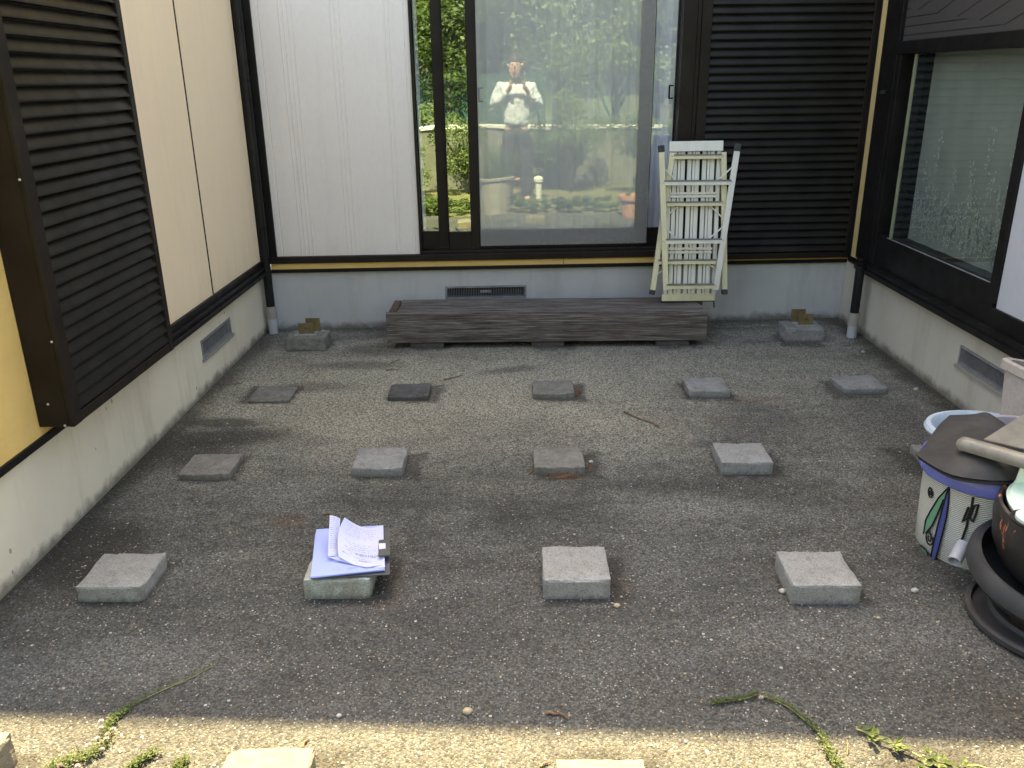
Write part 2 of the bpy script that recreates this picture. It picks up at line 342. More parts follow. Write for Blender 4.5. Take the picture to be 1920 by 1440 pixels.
M_screw = worn('zinc_screw', (0.6, 0.6, 0.58), (0.5, 0.5, 0.48), 30, .35, .2, 100, .0005, .6)
M_grille = worn('grey_vent_metal', (0.26, 0.26, 0.27), (0.17, 0.17, 0.18), 12, .5)
M_void = worn('unlit_void', (0.006, 0.006, 0.006), (0.010, 0.010, 0.010), 5, .9)
def wood_mat():
    m = NT('weathered_grey_timber'); v = m.scale((.7, 9, 9)); v2 = m.scale((.9, 34, 34))
    g = m.noise(4, 8, 0.72, v, .6); f = m.noise(5, 5, 0.7, v2, .3)
    col = m.mix(m.mapr(g, .35, .65), (0.060, 0.050, 0.044), (0.180, 0.155, 0.138))
    col = m.mix(m.mapr(f, .50, .64, 0, .65), col, (0.36, 0.325, 0.30))
    col = m.mix(m.mapr(f, .34, .44, .9, 0), col, (0.018, 0.014, 0.012))
    col = m.mix(m.mapr(m.noise(3, 3), .6, .75, 0, .5), col, (0.115, 0.050, 0.035))
    m.bump(m.math('ADD', m.math('MULTIPLY', f, 1.2), g), 1.0, 0.006); return m.set(col, .85, 0, .2)
M_wood = wood_mat()
M_paper = worn('white_paper', (0.50, 0.53, 0.74), (0.46, 0.50, 0.72), 5, .7, .1, 60)
M_ink = worn('dark_print', (0.10, 0.10, 0.16), (0.17, 0.16, 0.24), 60, .7)
M_clip = worn('grey_clipboard_vinyl', (0.052, 0.056, 0.062), (0.075, 0.078, 0.085), 10, .6)
M_moss = leafmat('leaf_small_weed', (0.045, 0.075, 0.02), (0.075, 0.11, 0.03), .2)
M_leafw = leafmat('leaf_runner', (0.06, 0.088, 0.028), (0.10, 0.13, 0.045), .2)
M_stem = worn('pale_stem', (0.30, 0.27, 0.10), (0.22, 0.22, 0.07), 20, .6)
M_twig = worn('dry_twig', (0.22, 0.12, 0.06), (0.12, 0.065, 0.035), 30, .8)
M_litter = worn('dry_leaf_litter', (0.22, 0.10, 0.04), (0.11, 0.055, 0.03), 40, .8)
M_flower = worn('pink_white_petal', (0.62, 0.45, 0.50), (0.70, 0.65, 0.62), 90, .7)

# ================================================================== SETTING
bm = bmesh.new(); bmesh.ops.create_grid(bm, x_segments=60, y_segments=50, size=1)
for v in bm.verts: v.co = Vector((v.co.x*5.2+1.4, 3.2+v.co.y*2.5 + 0, 0))
for v in bm.verts: v.co.z = 0.0
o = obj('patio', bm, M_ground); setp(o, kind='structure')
m = NT('garden_soil'); g = m.mix(m.mapr(m.noise(1.2, 6, .65), .4, .6), (0.16, 0.135, 0.085), (0.13, 0.16, 0.05)); g = m.mix(m.mapr(m.noise(24, 5, .7), .45, .7, 0, .6), g, (0.30, 0.26, 0.19)); m.bump(m.noise(40, 6, .7), 1, .02); m.set(g, .95, 0, .1)
bm = bmesh.new(); bmesh.ops.create_grid(bm, x_segments=4, y_segments=4, size=60)
for v in bm.verts: v.co.z = -0.03
o = obj('garden_ground', bm, m.m); setp(o, kind='structure')

# ================================================================== HOUSE
HZ = 4.42
house = thing('house', (0, 5.3, 0), 'dark trimmed ochre and white house wrapping three sides of the concrete courtyard', 'house')
XL, XR = -1.62, 2.09
# foundations, built round the vent openings
def wall_with_hole(axis, c0, c1, a0, a1, z0, z1, h):
    """c0..c1 thickness on x, run a0..a1 on y; h=(y0,y1,z0,z1)"""
    bm = bmesh.new()
    box(bm, c0, c1, a0, h[0], z0, z1); box(bm, c0, c1, h[1], a1, z0, z1); box(bm, c0, c1, h[0], h[1], z0, h[2]); box(bm, c0, c1, h[0], h[1], h[3], z1)
    return bm
VL = (4.045, 4.50, 0.178, 0.272)
obj('foundation', wall_with_hole('x', XL-0.15, XL, 1.9, 5.6, -0.3, 0.372, VL), M_found_l, house, label='cream rendered foundation below the left wall')
VR = (3.32, 3.81, 0.195, 0.290)
obj('foundation', wall_with_hole('x', XR, XR+0.15, 2.2, 5.6, -0.3, 0.392, VR), M_found_r, house, label='beige rendered foundation below the right wall')
VBk = (-0.478, 0.041, 0.176, 0.262)
bm = bmesh.new()
for a in ((-1.72, VBk[0], -0.3, .372), (VBk[1], 2.16, -0.3, .372), (VBk[0], VBk[1], -0.3, VBk[2]), (VBk[0], VBk[1], VBk[3], .372)): bbox(bm, a[0], a[1], -0.15, 0, a[2], a[3])
obj('foundation', bm, M_found_b, house, label='blue grey rendered foundation below the rear sliding door')

M_grille2 = worn('dark_vent_grille', (0.20, 0.20, 0.21), (0.14, 0.14, 0.145), 12, .5)
def vent(fn, run0, run1, z0, z1, n, mesh=False, plate=None, sill=True):
    """fn(run, out, z) -> point"""
    def bx_(bm, r0, r1, o0, o1, a, b): hexa(bm, [fn(r0, o1, a), fn(r1, o1, a), fn(r1, o0, a), fn(r0, o0, a), fn(r0, o1, b), fn(r1, o1, b), fn(r1, o0, b), fn(r0, o0, b)])
    bm = bmesh.new(); t = .012
    bx_(bm, run0+.001, run0+t, -.05, .004, z0+.001, z1-.001); bx_(bm, run1-t, run1-.001, -.05, .004, z0+.001, z1-.001)
    bx_(bm, run0+t, run1-t, -.05, .003, z0+.001, z0+t); bx_(bm, run0+t, run1-t, -.05, .003, z1-t, z1-.001)
    v = obj('vent', bm, M_grille, house)
    bm = bmesh.new(); bx_(bm, run0, run1, -.075, -.055, z0, z1); obj('vent_duct', bm, M_void, v)
    bm = bmesh.new(); L = run1-run0-2*t
    for i in range(n):
        r = run0+t+L*(i+.5)/n; bx_(bm, r-L/n*.17, r+L/n*.17, -.022, -.012, z0+t, z1-t)
    if mesh:
        for i in range(12):
            z = z0+t+(z1-z0-2*t)*(i+.5)/12; bx_(bm, run0+t, run1-t, -.026, -.0225, z-.0014, z+.0014)
    obj('grille', bm, M_grille2, v)
    if plate:
        bm = bmesh.new(); bx_(bm, plate[0], plate[1], -.011, -.006, plate[2], plate[3]); obj('slider_plate', bm, M_grille, v)
    if sill:
        bm = bmesh.new(); bx_(bm, run0-.012, run1+.012, .0, .012, z0-.016, z0-.001); obj('vent_sill', bm, M_pvcb, v)
    return v
vent(lambda r, o, z: Vector((XL+o, r, z)), *VL, 34)
vent(lambda r, o, z: Vector((XR-o, r, z)), *VR, 44, True)
vent(lambda r, o, z: bw(r, o, z), *VBk, 46, False, (-.255, -.185, .215, .232), False)

# ---- left wing
ZL = 2.12
obj('ochre_wall', B(-1.80, -1.600, 1.9, 3.0, .400, ZL), M_yellow, house, label='ochre stucco wall at the left edge')
bm = bmesh.new(); box(bm, -1.79, -1.590, 1.9, 2.70, .373, .3995)
obj('base_strip', bm, M_black, house, bevel=.002)
# louvred shutter box
lb = obj('shutter_box', (lambda bm: (box(bm, -1.599, -1.494, 2.552, 3.40, .433, .447), box(bm, -1.599, -1.490, 2.552, 2.566, .447, ZL), box(bm, -1.599, -1.490, 3.386, 3.40, .447, ZL),
        box(bm, -1.494, -1.478, 2.548, 2.606, .434, ZL), box(bm, -1.494, -1.478, 3.365, 3.402, .434, ZL), box(bm, -1.494, -1.480, 2.606, 3.365, .434, .470), box(bm, -1.599, -1.592, 2.566, 3.386, .447, ZL), box(bm, -1.6, -1.478, 2.548, 3.402, ZL, ZL+.02), bm)[-1])(bmesh.new()), M_brown, house, bevel=.0015, label='dark louvred shutter box on the left wall')
def slats(fn, r0, r1, z0, z1, p):
    bm = bmesh.new(); n = int((z1-z0)/p)
    prof = [(0.000, 1.00), (0.003, .95), (0.010, .70), (0.0165, .42), (0.0200, .25), (0.0205, .17), (0.0205, .13), (-.004, .13), (-.004, 0.0)]
    for i in range(n+1):
        z = z0+i*p; rows = []
        for d, t in prof:
            rows.append((bm.verts.new(fn(r0, d, z+t*p)), bm.verts.new(fn(r1, d, z+t*p))))
        for a, b in zip(rows, rows[1:]): bm.faces.new((a[0], a[1], b[1], b[0]))
    return bm
obj('slats', slats(lambda r, d, z: Vector((-1.500+d, r, z)), 2.606, 3.365, .472, ZL-.05, .0465), M_slat, lb, smooth='auto')
def screw(parent, p, nrm):
    bm = bmesh.new(); n_ = Vector(nrm); tube(bm, [Vector(p), Vector(p)+n_*.002, Vector(p)+n_*.0035], [.0042, .0042, .0022], 10); obj('screw', bm, M_screw, parent, smooth='auto')
for px, py in ((37, 337), (97, 641), (122, 798), (90, 758)):
    q = at_y(px, py, 2.548); q.x = min(max(q.x, -1.59), -1.484); screw(lb, q, (0, -1, 0))
# white boards of the left wing
for y0, y1 in ((3.405, 4.245), (4.252, 5.098)):
    bm = bmesh.new(); box(bm, -1.70, -1.600, y0+.003, y1-.003, .462, ZL)
    box(bm, -1.6, -1.5972, y1-.016, y1-.005, .462, ZL)
    obj('white_board', bm, M_white, house, bevel=.0012)
obj('board_joint', B(-1.69, -1.5965, 4.2405, 4.2555, .462, ZL), M_void, house)
bm = bmesh.new(); box(bm, -1.75, -1.588, 3.403, 5.13, .428, .4615); box(bm, -1.75, -1.572, 3.403, 5.145, .414, .428); box(bm, -1.75, -1.580, 3.403, 5.145, .398, .414)
obj('lower_rail', bm, M_black, house, bevel=.0015)
bm = bmesh.new(); box(bm, -1.75, -1.566, 3.403, 5.15, .373, .3975); obj('worn_sill', bm, M_chip, house, bevel=.003, label='black sill with orange worn edge under the left white boards')
# corner posts
bm = bmesh.new(); box(bm, -1.72, -1.592, 5.099, 5.125, .4615, HZ-.3); box(bm, -1.72, -1.602, 5.125, 5.17, .4615, HZ-.3)
obj('corner_post', bm, M_black, house, bevel=.002)

# ---- rear wall (u, out, z)
FZ = .373
bm = bmesh.new(); bbox(bm, -1.70, 2.14, -.12, .022, FZ, .394); obj('base_strip', bm, M_black, house, bevel=.002)
bm = bmesh.new(); bbox(bm, -1.56, .275, -.12, .010, .3945, .432); bbox(bm, .279, 2.12, -.12, .010, .3945, .432)
obj('ochre_band', bm, M_yellow, house, label='thin ochre strip under the rear sliding door')
bm = bmesh.new(); bbox(bm, -1.60, 1.04, -.12, .030, .4325, .474)
obj('door_sill', bm, M_brown, house, bevel=.003)
bm = bmesh.new(); bbox(bm, -1.60, -1.515, -.12, .018, .4745, HZ-.3); bbox(bm, -1.56, -1.548, .018, .021, .475, HZ-.3)
obj('corner_post', bm, M_black, house, bevel=.002)
# embossed panel
def embossed():
    bm = bmesh.new(); pts = []
    u = -1.5145; W0, W1 = -1.5145, -.626
    grooves = [-1.478, -1.36, -1.335, -1.31, -1.285, -1.07, -1.045, -1.02, -.765, -.742, -.652]
    prof = [(W0, 0)]
    for gz in grooves:
        wd = .004 if gz in (-1.478, -.652) else .005; dp = -.0030 if gz in (-1.478, -.652) else .0026
        prof += [(gz-wd, 0), (gz-wd*.3, dp), (gz+wd*.3, dp), (gz+wd, 0)]
    prof.append((W1, 0))
    a = [(bm.verts.new(bw(u_, .004+d, .475)), bm.verts.new(bw(u_, .004+d, HZ-.3))) for u_, d in prof]
    for p, q in zip(a, a[1:]): bm.faces.new((p[0], q[0], q[1], p[1]))
    bbox(bm, W0+.0005, W1-.0005, -.12, -.002, .4755, HZ-.31)
    return bm
obj('white_panel', embossed(), M_whitebk, house, label='white embossed panel left of the rear sliding door')
# sliding door
door = obj('sliding_door', (lambda bm: (bbox(bm, -.625, -.612, -.12, .020, .4745, 2.36), bbox(bm, .958, 1.040, -.12, .020, .4745, 2.36), bbox(bm, -.612, .958, -.12, .006, .4745, .492), bbox(bm, -.612, .958, -.12, .020, 2.30, 2.36), bm)[-1])(bmesh.new()), M_brown, house, bevel=.002, label='dark framed sliding glass door of the rear wall')
def sash(u0, u1, sl, sr, off, zb, mat=M_brown, name='sash'):
    bm = bmesh.new(); o0, o1 = off-.022, off
    bbox(bm, u0, u0+sl, o0, o1, .4925, 2.29); bbox(bm, u1-sr, u1, o0, o1, .4925, 2.29); bbox(bm, u0+sl, u1-sr, o0, o1-.001, .4925, zb); bbox(bm, u0+sl, u1-sr, o0, o1-.001, 2.24, 2.29)
    return obj(name, bm, mat, door, bevel=.0015)
M_glass = glass('reflective_window_glass', .36, (.90, .92, .92), .0, .004)
M_glass2 = glass('clear_window_glass', .14, (.90, .91, .93), .0, .002)
M_glassr = glass('bluish_window_glass', .30, (.86, .90, .88), .01, .003)
def pane(u0, u1, off, z0, z1, mat, parent):
    c = bw((u0+u1)/2, off, 0); h = (u1-u0)/2
    bm = bmesh.new(); bmesh.ops.create_grid(bm, x_segments=1, y_segments=1, size=1)
    for v in bm.verts: v.co = Vector((c.x+v.co.x*h, c.y, (z0+z1)/2+v.co.y*(z1-z0)/2))
    return obj('glass_pane', bm, mat, parent)
s1 = sash(-.612, -.442, .006, .064, -.050, .605); pane(-.606, -.505, -.060, .604, 2.24, M_glass, s1)
s2 = sash(-.470, .955, .164, .005, -.074, .60)
s3 = sash(-.442, -.246, .003, .057, -.022, .603); pane(-.44, -.303, -.034, .602, 2.24, M_glass, s3)
# main sash behind the screen
s4 = sash(-.262, .806, .02, .078, -.046, .604); pane(-.245, .728, -.062, .603, 2.24, M_glass, s4)
pane(.806, .952, -.086, .565, 2.24, M_glass2, s2)
scr = obj('insect_screen', (lambda bm: (bbox(bm, -.2455, -.2435, -.016, -.012, .512, 2.27), bbox(bm, .802, .806, -.016, -.012, .512, 2.27), bbox(bm, -.2435, .802, -.016, -.012, .512, .5145), bm)[-1])(bmesh.new()), M_brown, door, label='grey insect screen over the middle pane')
bm = bmesh.new(); q = [bw(-.2434, -.014, .5146), bw(.8019, -.014, .5146), bw(.8019, -.014, 2.27), bw(-.2434, -.014, 2.27)]; bm.faces.new([bm.verts.new(p) for p in q])
M_screen = mesh_fabric('grey_screen_mesh', (0.50, 0.49, 0.46), 0.38)
obj('mesh', bm, M_screen, scr)
for u, z0, z1, off in ((-.222, 1.372, 1.455, -.030), (.925, 1.375, 1.455, -.074)):
    bm = bmesh.new(); bbox(bm, u-.016, u-.007, off, off+.014, z0, z1); bbox(bm, u-.007, u+.014, off, off+.012, z0, z0+.008); bbox(bm, u-.007, u+.014, off, off+.012, z1-.008, z1)
    obj('handle', bm, M_black, door, bevel=.002)
# louvred shutter box right of the door
lb2 = obj('shutter_box', (lambda bm: (bbox(bm, 1.040, 1.062, -.10, .030, .4325, 2.4), bbox(bm, 1.062, 1.118, -.10, .050, .410, 2.4), bbox(bm, 2.058, 2.128, -.10, .050, .410, 2.4), bbox(bm, 1.118, 2.058, -.10, .048, .410, .446), bbox(bm, 1.118, 2.058, -.10, .020, .446, 2.4), bm)[-1])(bmesh.new()), M_brown, house, bevel=.002, label='dark louvred shutter box on the rear wall beside the sliding door')
obj('slats', slats(lambda r, d, z: bw(r, .028+d, z), 1.118, 2.058, .448, 2.34, .0462), M_slat, lb2, smooth='auto')
# rear wall above the openings and eaves (above the picture)
bm = bmesh.new(); bbox(bm, -1.62, 2.2, -.12, .012, 2.41, HZ-.3)
box(bm, -6.0, -1.80, 5.35, 5.5, -.3, HZ-.3); box(bm, 2.3, 6.5, 5.45, 5.6, -.3, HZ-.3)
obj('ochre_wall', bm, M_yellow, house, label='ochre upper wall above the sliding door')
# roof: straight eave edge
e0, e1 = Vector((-7.0, 5.10, HZ)), Vector((8.0, 4.43, HZ))
bm = bmesh.new(); k = Vector((0, 5.5, 1.6)); t = Vector((0, 0, .12)); hexa(bm, [e0, e1, e1+k, e0+k, e0+t, e1+t, e1+k+t, e0+k+t])
roof = obj('roof', bm, worn('dark_roof_tile', (.05, .05, .055), (.08, .08, .085), 8, .6), house, label='dark grey roof over the rear wall')
# room behind the sliding door
bm = bmesh.new()
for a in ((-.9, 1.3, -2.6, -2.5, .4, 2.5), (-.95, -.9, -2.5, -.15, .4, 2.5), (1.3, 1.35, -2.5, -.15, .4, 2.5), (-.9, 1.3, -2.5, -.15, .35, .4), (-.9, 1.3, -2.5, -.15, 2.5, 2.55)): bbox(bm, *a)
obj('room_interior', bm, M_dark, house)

# ---- right wing
bm = bmesh.new(); box(bm, XR-.010, XR+.12, 5.13, 5.232, .43, 2.6); obj('ochre_strip', bm, worn('sunny_ochre_board', (.62, .45, .20), (.55, .40, .18), 5, .7, .5, 150), house, label='narrow ochre board in the right corner')
obj('base_strip', (lambda bm: (box(bm, XR-.016, XR+.12, 5.05, 5.26, .393, .416), bm)[-1])(bmesh.new()), M_black, house, bevel=.002)
bm = bmesh.new(); box(bm, XR-.002, XR+.12, 5.234, 5.36, .417, 2.6); obj('corner_post', bm, M_black, house)
bm = bmesh.new(); box(bm, XR-.025, XR+.12, 4.915, 5.127, .446, 2.6); obj('corner_post', bm, M_black, house, bevel=.002)
# window
win = obj('window', (lambda bm: (box(bm, XR-.022, XR+.12, 4.866, 4.913, .446, 1.66), box(bm, XR-.028, XR+.12, 3.5, 4.914, 1.600, 1.666), box(bm, XR-.016, XR+.12, 3.575, 3.640, .55, 1.600), box(bm, XR-.012, XR+.12, 3.60, 4.866, .446, .628), bm)[-1])(bmesh.new()), M_black, house, bevel=.002, label='black framed window of the right wall')
bm = bmesh.new(); box(bm, XR+.06, XR+.12, 4.74, 4.866, .628, 1.6); obj('reveal', bm, M_void, win)
bm = bmesh.new(); box(bm, XR-.003, XR+.010, 4.728, 4.742, .630, 1.598); obj('glazing_bead', bm, worn('pale_glazing_bead', (.30, .29, .19), (.20, .2, .14), 9, .4), win)
bm = bmesh.new(); box(bm, XR-.0135, XR-.0110, 3.64, 4.742, .628, .6335); obj('glazing_bead', bm, M_grille, win)
bm = bmesh.new(); bm.faces.new([bm.verts.new(p) for p in ((XR+.004, 3.64, .628), (XR+.004, 4.728, .628), (XR+.004, 4.728, 1.6), (XR+.004, 3.64, 1.6))]); obj('glass_pane', bm, M_glassr, win)
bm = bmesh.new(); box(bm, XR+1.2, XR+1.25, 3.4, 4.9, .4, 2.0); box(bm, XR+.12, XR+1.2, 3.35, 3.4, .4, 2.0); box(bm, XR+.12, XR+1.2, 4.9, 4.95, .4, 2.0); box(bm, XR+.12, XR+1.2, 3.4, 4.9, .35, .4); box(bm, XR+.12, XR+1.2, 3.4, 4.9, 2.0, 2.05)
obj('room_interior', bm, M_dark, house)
bm = bmesh.new(); box(bm, XR-.062, XR+.12, 2.3, 5.04, .393, .420); box(bm, XR-.048, XR+.12, 2.3, 4.99, .4205, .445)
obj('worn_sill', bm, M_chip, house, bevel=.004, seg=2, label='broad worn black sill below the right window')
bm = bmesh.new(); box(bm, XR-.018, XR+.12, 2.3, 3.59, .446, .53); obj('lower_rail', bm, M_black, house, bevel=.002)
bm = bmesh.new(); box(bm, XR-.006, XR+.12, 2.3, 3.574, .531, 1.598); obj('white_panel', bm, M_whitert, house, label='pale lavender grey panel right of the window')
# grooved dark board above the window
def grooved():
    m = NT('dark_grooved_board'); xyz = m.sep()
    def lines(v, p, w_):
        f = m.math('FRACT', m.math('DIVIDE', v, p)); return m.math('LESS_THAN', m.math('ABSOLUTE', m.math('SUBTRACT', f, .5)), w_)
    g1 = lines(xyz[2], .044, .07)
    dg = m.math('ADD', xyz[2], m.math('MULTIPLY', xyz[1], 0.28)); g2 = lines(dg, .09, .04)
    up = m.math('GREATER_THAN', m.math('SUBTRACT', xyz[2], m.math('MULTIPLY', m.math('ADD', xyz[1], .4), 0.14)), 1.83)
    g = m.math('ADD', m.math('MULTIPLY', g1, m.math('SUBTRACT', 1.0, up)), m.math('MULTIPLY', g2, up))
    col = m.mix(g, m.mix(m.noise(90, 4), (.040, .036, .038), (.060, .055, .056)), (.012, .010, .012)); m.bump(m.math('SUBTRACT', m.math('MULTIPLY', m.noise(160, 3), .3), g), .8, .003)
    return m.set(col, .6)
obj('dark_board', B(XR-.004, XR+.12, 2.3, 4.913, 1.667, 2.6), grooved(), house, label='dark grooved board above the right window')
bm = bmesh.new(); box(bm, XR+.12, XR+.2, 1.9, 3.3, .35, 2.6); obj('ochre_wall', bm, M_yellow, house)
bm = bmesh.new(); box(bm, XR-.08, XR+3, 1.7, 4.6, 2.62, 2.72); obj('roof', bm, worn('dark_eave', (.05, .045, .04), (.08, .07, .065), 8, .6), house, label='dark eave over the right window')

# downpipes
def downpipe(x, y, zc, label, top):
    bm = bmesh.new(); tube(bm, [(x, y, zc), (x, y, top)], .0265, 20); p = obj('downpipe', bm, black_metal('black_pipe', (.010, .010, .011), .3), house, smooth='auto', label=label)
    bm = bmesh.new(); tube(bm, [(x, y, zc-.075), (x, y, zc+.004)], .0325, 20); obj('coupling', bm, M_pvcb, p, smooth='auto')
    bm = bmesh.new(); tube(bm, [(x, y, -.02), (x, y, zc-.075)], .0285, 20); obj('drain_stub', bm, M_pvc, p, smooth='auto')
    for z in (.47, 1.40):
        bm = bmesh.new(); tube(bm, [(x, y, z), (x, y, z+.018)], .0285, 20); obj('clamp', bm, M_black, p, smooth='auto')
downpipe(-1.568, 5.105, .172, 'black downpipe in the rear left corner', 2.5)
downpipe(2.013, 4.90, .150, 'black downpipe in the rear right corner', .44)
# mortar patch round the right pipe
# ---- curtains
def curtain(name, fn, label, mat, nu=220, nv=6, **k):
    bm = bmesh.new(); grid_sheet(bm, fn, nu, nv); o = obj(name, bm, mat, None, smooth=True, loc=(fn(.5, 0))); setp(o, label, 'curtain'); return o
M_curt = worn('white_voile', (.86, .85, .85), (.80, .79, .80), 3, .9, .2, 200)
M_curtw = worn('bright_white_voile', (.80, .80, .86), (.74, .74, .81), 3, .9, .2, 200)
def cf(u, v):
    uu = -.36+1.22*u; a = .034*math.sin(uu*58+1.2*math.sin(uu*9)+v*.4)+.008*math.sin(uu*131+v)
    return bw(uu+.02*math.sin(v*2+uu*7)*v, -.20+a*(1.1-.25*v), .43+1.95*v)
curtain('curtain', cf, 'pleated grey white curtain hanging behind the screened pane', M_curt)
def cf2(u, v):
    uu = .66+.30*u; return bw(uu, -.125+.010*math.sin(uu*62)+.004*math.sin(uu*150+v*3), .50+1.88*v)
curtain('curtain', cf2, 'lavender white curtain behind the narrow right pane of the sliding door', M_curtw, 90)
def cf3(u, v):
    uu = -.62+.035*u; return bw(uu, -.09+.006*math.sin(uu*150), .50+1.88*v)
curtain('curtain', cf3, 'thin edge of pale curtain at the left jamb of the sliding door', M_curtw, 20)
M_curtr = worn('grey_green_lace', (.40, .42, .38), (.33, .35, .32), 2, .9, .2, 220)
def cf4(u, v):
    y = 3.50+1.40*u; return Vector((XR+.10+.003*math.sin(y*31), y, .56+1.15*v))
lace = curtain('curtain', cf4, 'grey green lace curtain behind the right window', M_curtr, 120)
rng = random.Random(3); bm = bmesh.new()
def sprig(y, z, s, n):
    for i in range(n):
        t = i/n; side = 1 if i % 2 else -1; a = rng.uniform(-.4, 2.2)*side
        c = Vector((XR+.088, y+rng.gauss(0, .012)+side*.004*s, z+t*.13*s+rng.uniform(-.012, .012))); L_, w_ = rng.uniform(.016, .030)*s, rng.uniform(.0035, .006)*s
        d = Vector((0, math.sin(a), math.cos(a))); q = Vector((0, math.cos(a), -math.sin(a)))
        bm.faces.new([bm.verts.new(c+p) for p in (Vector((0, 0, 0)), d*L_*.5+q*w_, d*L_, d*L_*.5-q*w_)])
    bm.faces.new([bm.verts.new(Vector((XR+.088, y+a, z+b))) for a, b in ((-.0008, -.03*s), (.0008, -.03*s), (.0008, .12*s), (-.0008, .12*s))])
for i in range(190):
    y = rng.uniform(3.68, 4.68); z = .66+(4.7-y)*.0+abs(rng.gauss(0, .10)); sprig(y, min(z, .93), rng.uniform(.5, .95), rng.randint(4, 9))
for y, z in ((4.52, 1.02), (4.50, 1.10), (4.15, 1.00), (4.02, 1.06), (4.01, 1.16), (3.80, 1.02), (3.78, 1.10), (3.95, .96), (4.3, .95), (4.62, .95)): sprig(y, z, .9, 8)
obj('plant_pattern', bm, worn('pale_plant_pattern', (.80, .84, .80), (.55, .60, .56), 30, .8), lace)  # pale leaf shapes standing in for the window's plant pattern

# ================================================================== CONCRETE BLOCKS
def rough_block(bm, x0, x1, y0, y1, z0, z1, jit=.0022, n=9, seed=0, taper=0.0):
    t = bmesh.new(); bmesh.ops.create_cube(t, size=1)
    bmesh.ops.subdivide_edges(t, edges=t.edges[:], cuts=n, use_grid_fill=True)
    cx, cy = (x0+x1)/2, (y0+y1)/2
    for v in t.verts:
        p = v.co; k = 1+taper*(.5-p.z); corner = sum(1 for c in p if abs(abs(c)-.5) < 1e-4)
        q = Vector((cx+p.x*(x1-x0)*k, cy+p.y*(y1-y0)*k, z0+(p.z+.5)*(z1-z0)))
        nn = noise.noise_vector(q*38+Vector((seed*9.1, seed, 3))); mm = noise.noise_vector(q*9+Vector((seed, 0, seed*5)))
        if corner >= 2:
            q -= Vector((p.x, p.y, p.z)).normalized()*(.0022+.005*max(0, nn.x+.15)+.016*max(0, mm.y-.15))
        v.co = q+nn*jit
    me = bpy.data.meshes.new('t'); t.to_mesh(me); t.free(); bm.from_mesh(me); bpy.data.meshes.remove(me)
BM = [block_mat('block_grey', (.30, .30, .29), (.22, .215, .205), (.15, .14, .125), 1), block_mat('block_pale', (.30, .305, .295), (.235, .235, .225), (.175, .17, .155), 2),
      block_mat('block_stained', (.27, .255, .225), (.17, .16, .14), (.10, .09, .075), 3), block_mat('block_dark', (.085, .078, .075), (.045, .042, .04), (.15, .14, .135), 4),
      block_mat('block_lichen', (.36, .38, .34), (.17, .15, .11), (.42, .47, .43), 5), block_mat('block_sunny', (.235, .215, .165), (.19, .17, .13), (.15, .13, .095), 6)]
# centre x, centre y, height, rotation, material, label
G = 'concrete footing blocks set in the courtyard'
blocks = [
 (-1.270, 2.285, .055, -.01, 1, 'grey footing block nearest the left foundation in the row with the clipboard'),
 (-0.571, 2.295, .068, .01, 4, 'lichen streaked footing block carrying the clipboard and papers'),
 (0.166, 2.285, .070, 0, 1, 'pale grey footing block one place right of the clipboard block'),
 (0.914, 2.250, .067, -.02, 1, 'thick pale footing block two places right of the clipboard, nearest the pots'),
 (-1.275, 3.115, .030, .02, 2, 'flat grey footing block below the dark stain, left end of the second row'),
 (-0.582, 3.135, .042, .01, 0, 'footing block directly beyond the clipboard in the second row'),
 (0.153, 3.140, .037, 0, 2, 'footing block with brown leaf litter along its front edge'),
 (0.903, 3.130, .055, -.01, 1, 'light speckled footing block right of the leaf litter in the second row'),
 (1.735, 3.13, .04, 0, 0, 'mostly hidden footing block behind the black rubber mat'),
 (-1.257, 3.970, .015, .02, 2, 'low crumbling footing block near the left vent'),
 (-0.565, 3.985, .024, .03, 3, 'blackened footing block in the third row'),
 (0.164, 3.985, .034, 0, 2, 'stained footing block with leaf litter at its right side, third row'),
 (0.936, 3.985, .042, 0, 0, 'clean edged grey footing block in the third row below the ladder'),
 (1.715, 4.015, .034, .03, 0, 'wide low footing block at the right end of the third row')]
for cx, cy, h, rz, mi, lab in blocks:
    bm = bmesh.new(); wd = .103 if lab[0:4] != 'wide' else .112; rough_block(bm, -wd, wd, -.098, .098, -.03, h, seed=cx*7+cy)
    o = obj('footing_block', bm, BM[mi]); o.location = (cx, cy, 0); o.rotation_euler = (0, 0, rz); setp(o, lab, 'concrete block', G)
for cx, cy, h, wd, lab in ((-1.292, 1.447, .090, .10, 'tall sunlit footing block cut off by the bottom left corner'), (-0.576, 1.415, .072, .098, 'sunlit footing block at the bottom edge below the clipboard'), (0.169, 1.375, .072, .098, 'sunlit footing block at the bottom edge near the centre')):
    bm = bmesh.new(); rough_block(bm, -wd, wd, -.098, .098, -.03, h, seed=cx*5)
    o = obj('footing_block', bm, BM[5]); o.location = (cx, cy, 0); setp(o, lab, 'concrete block', G)
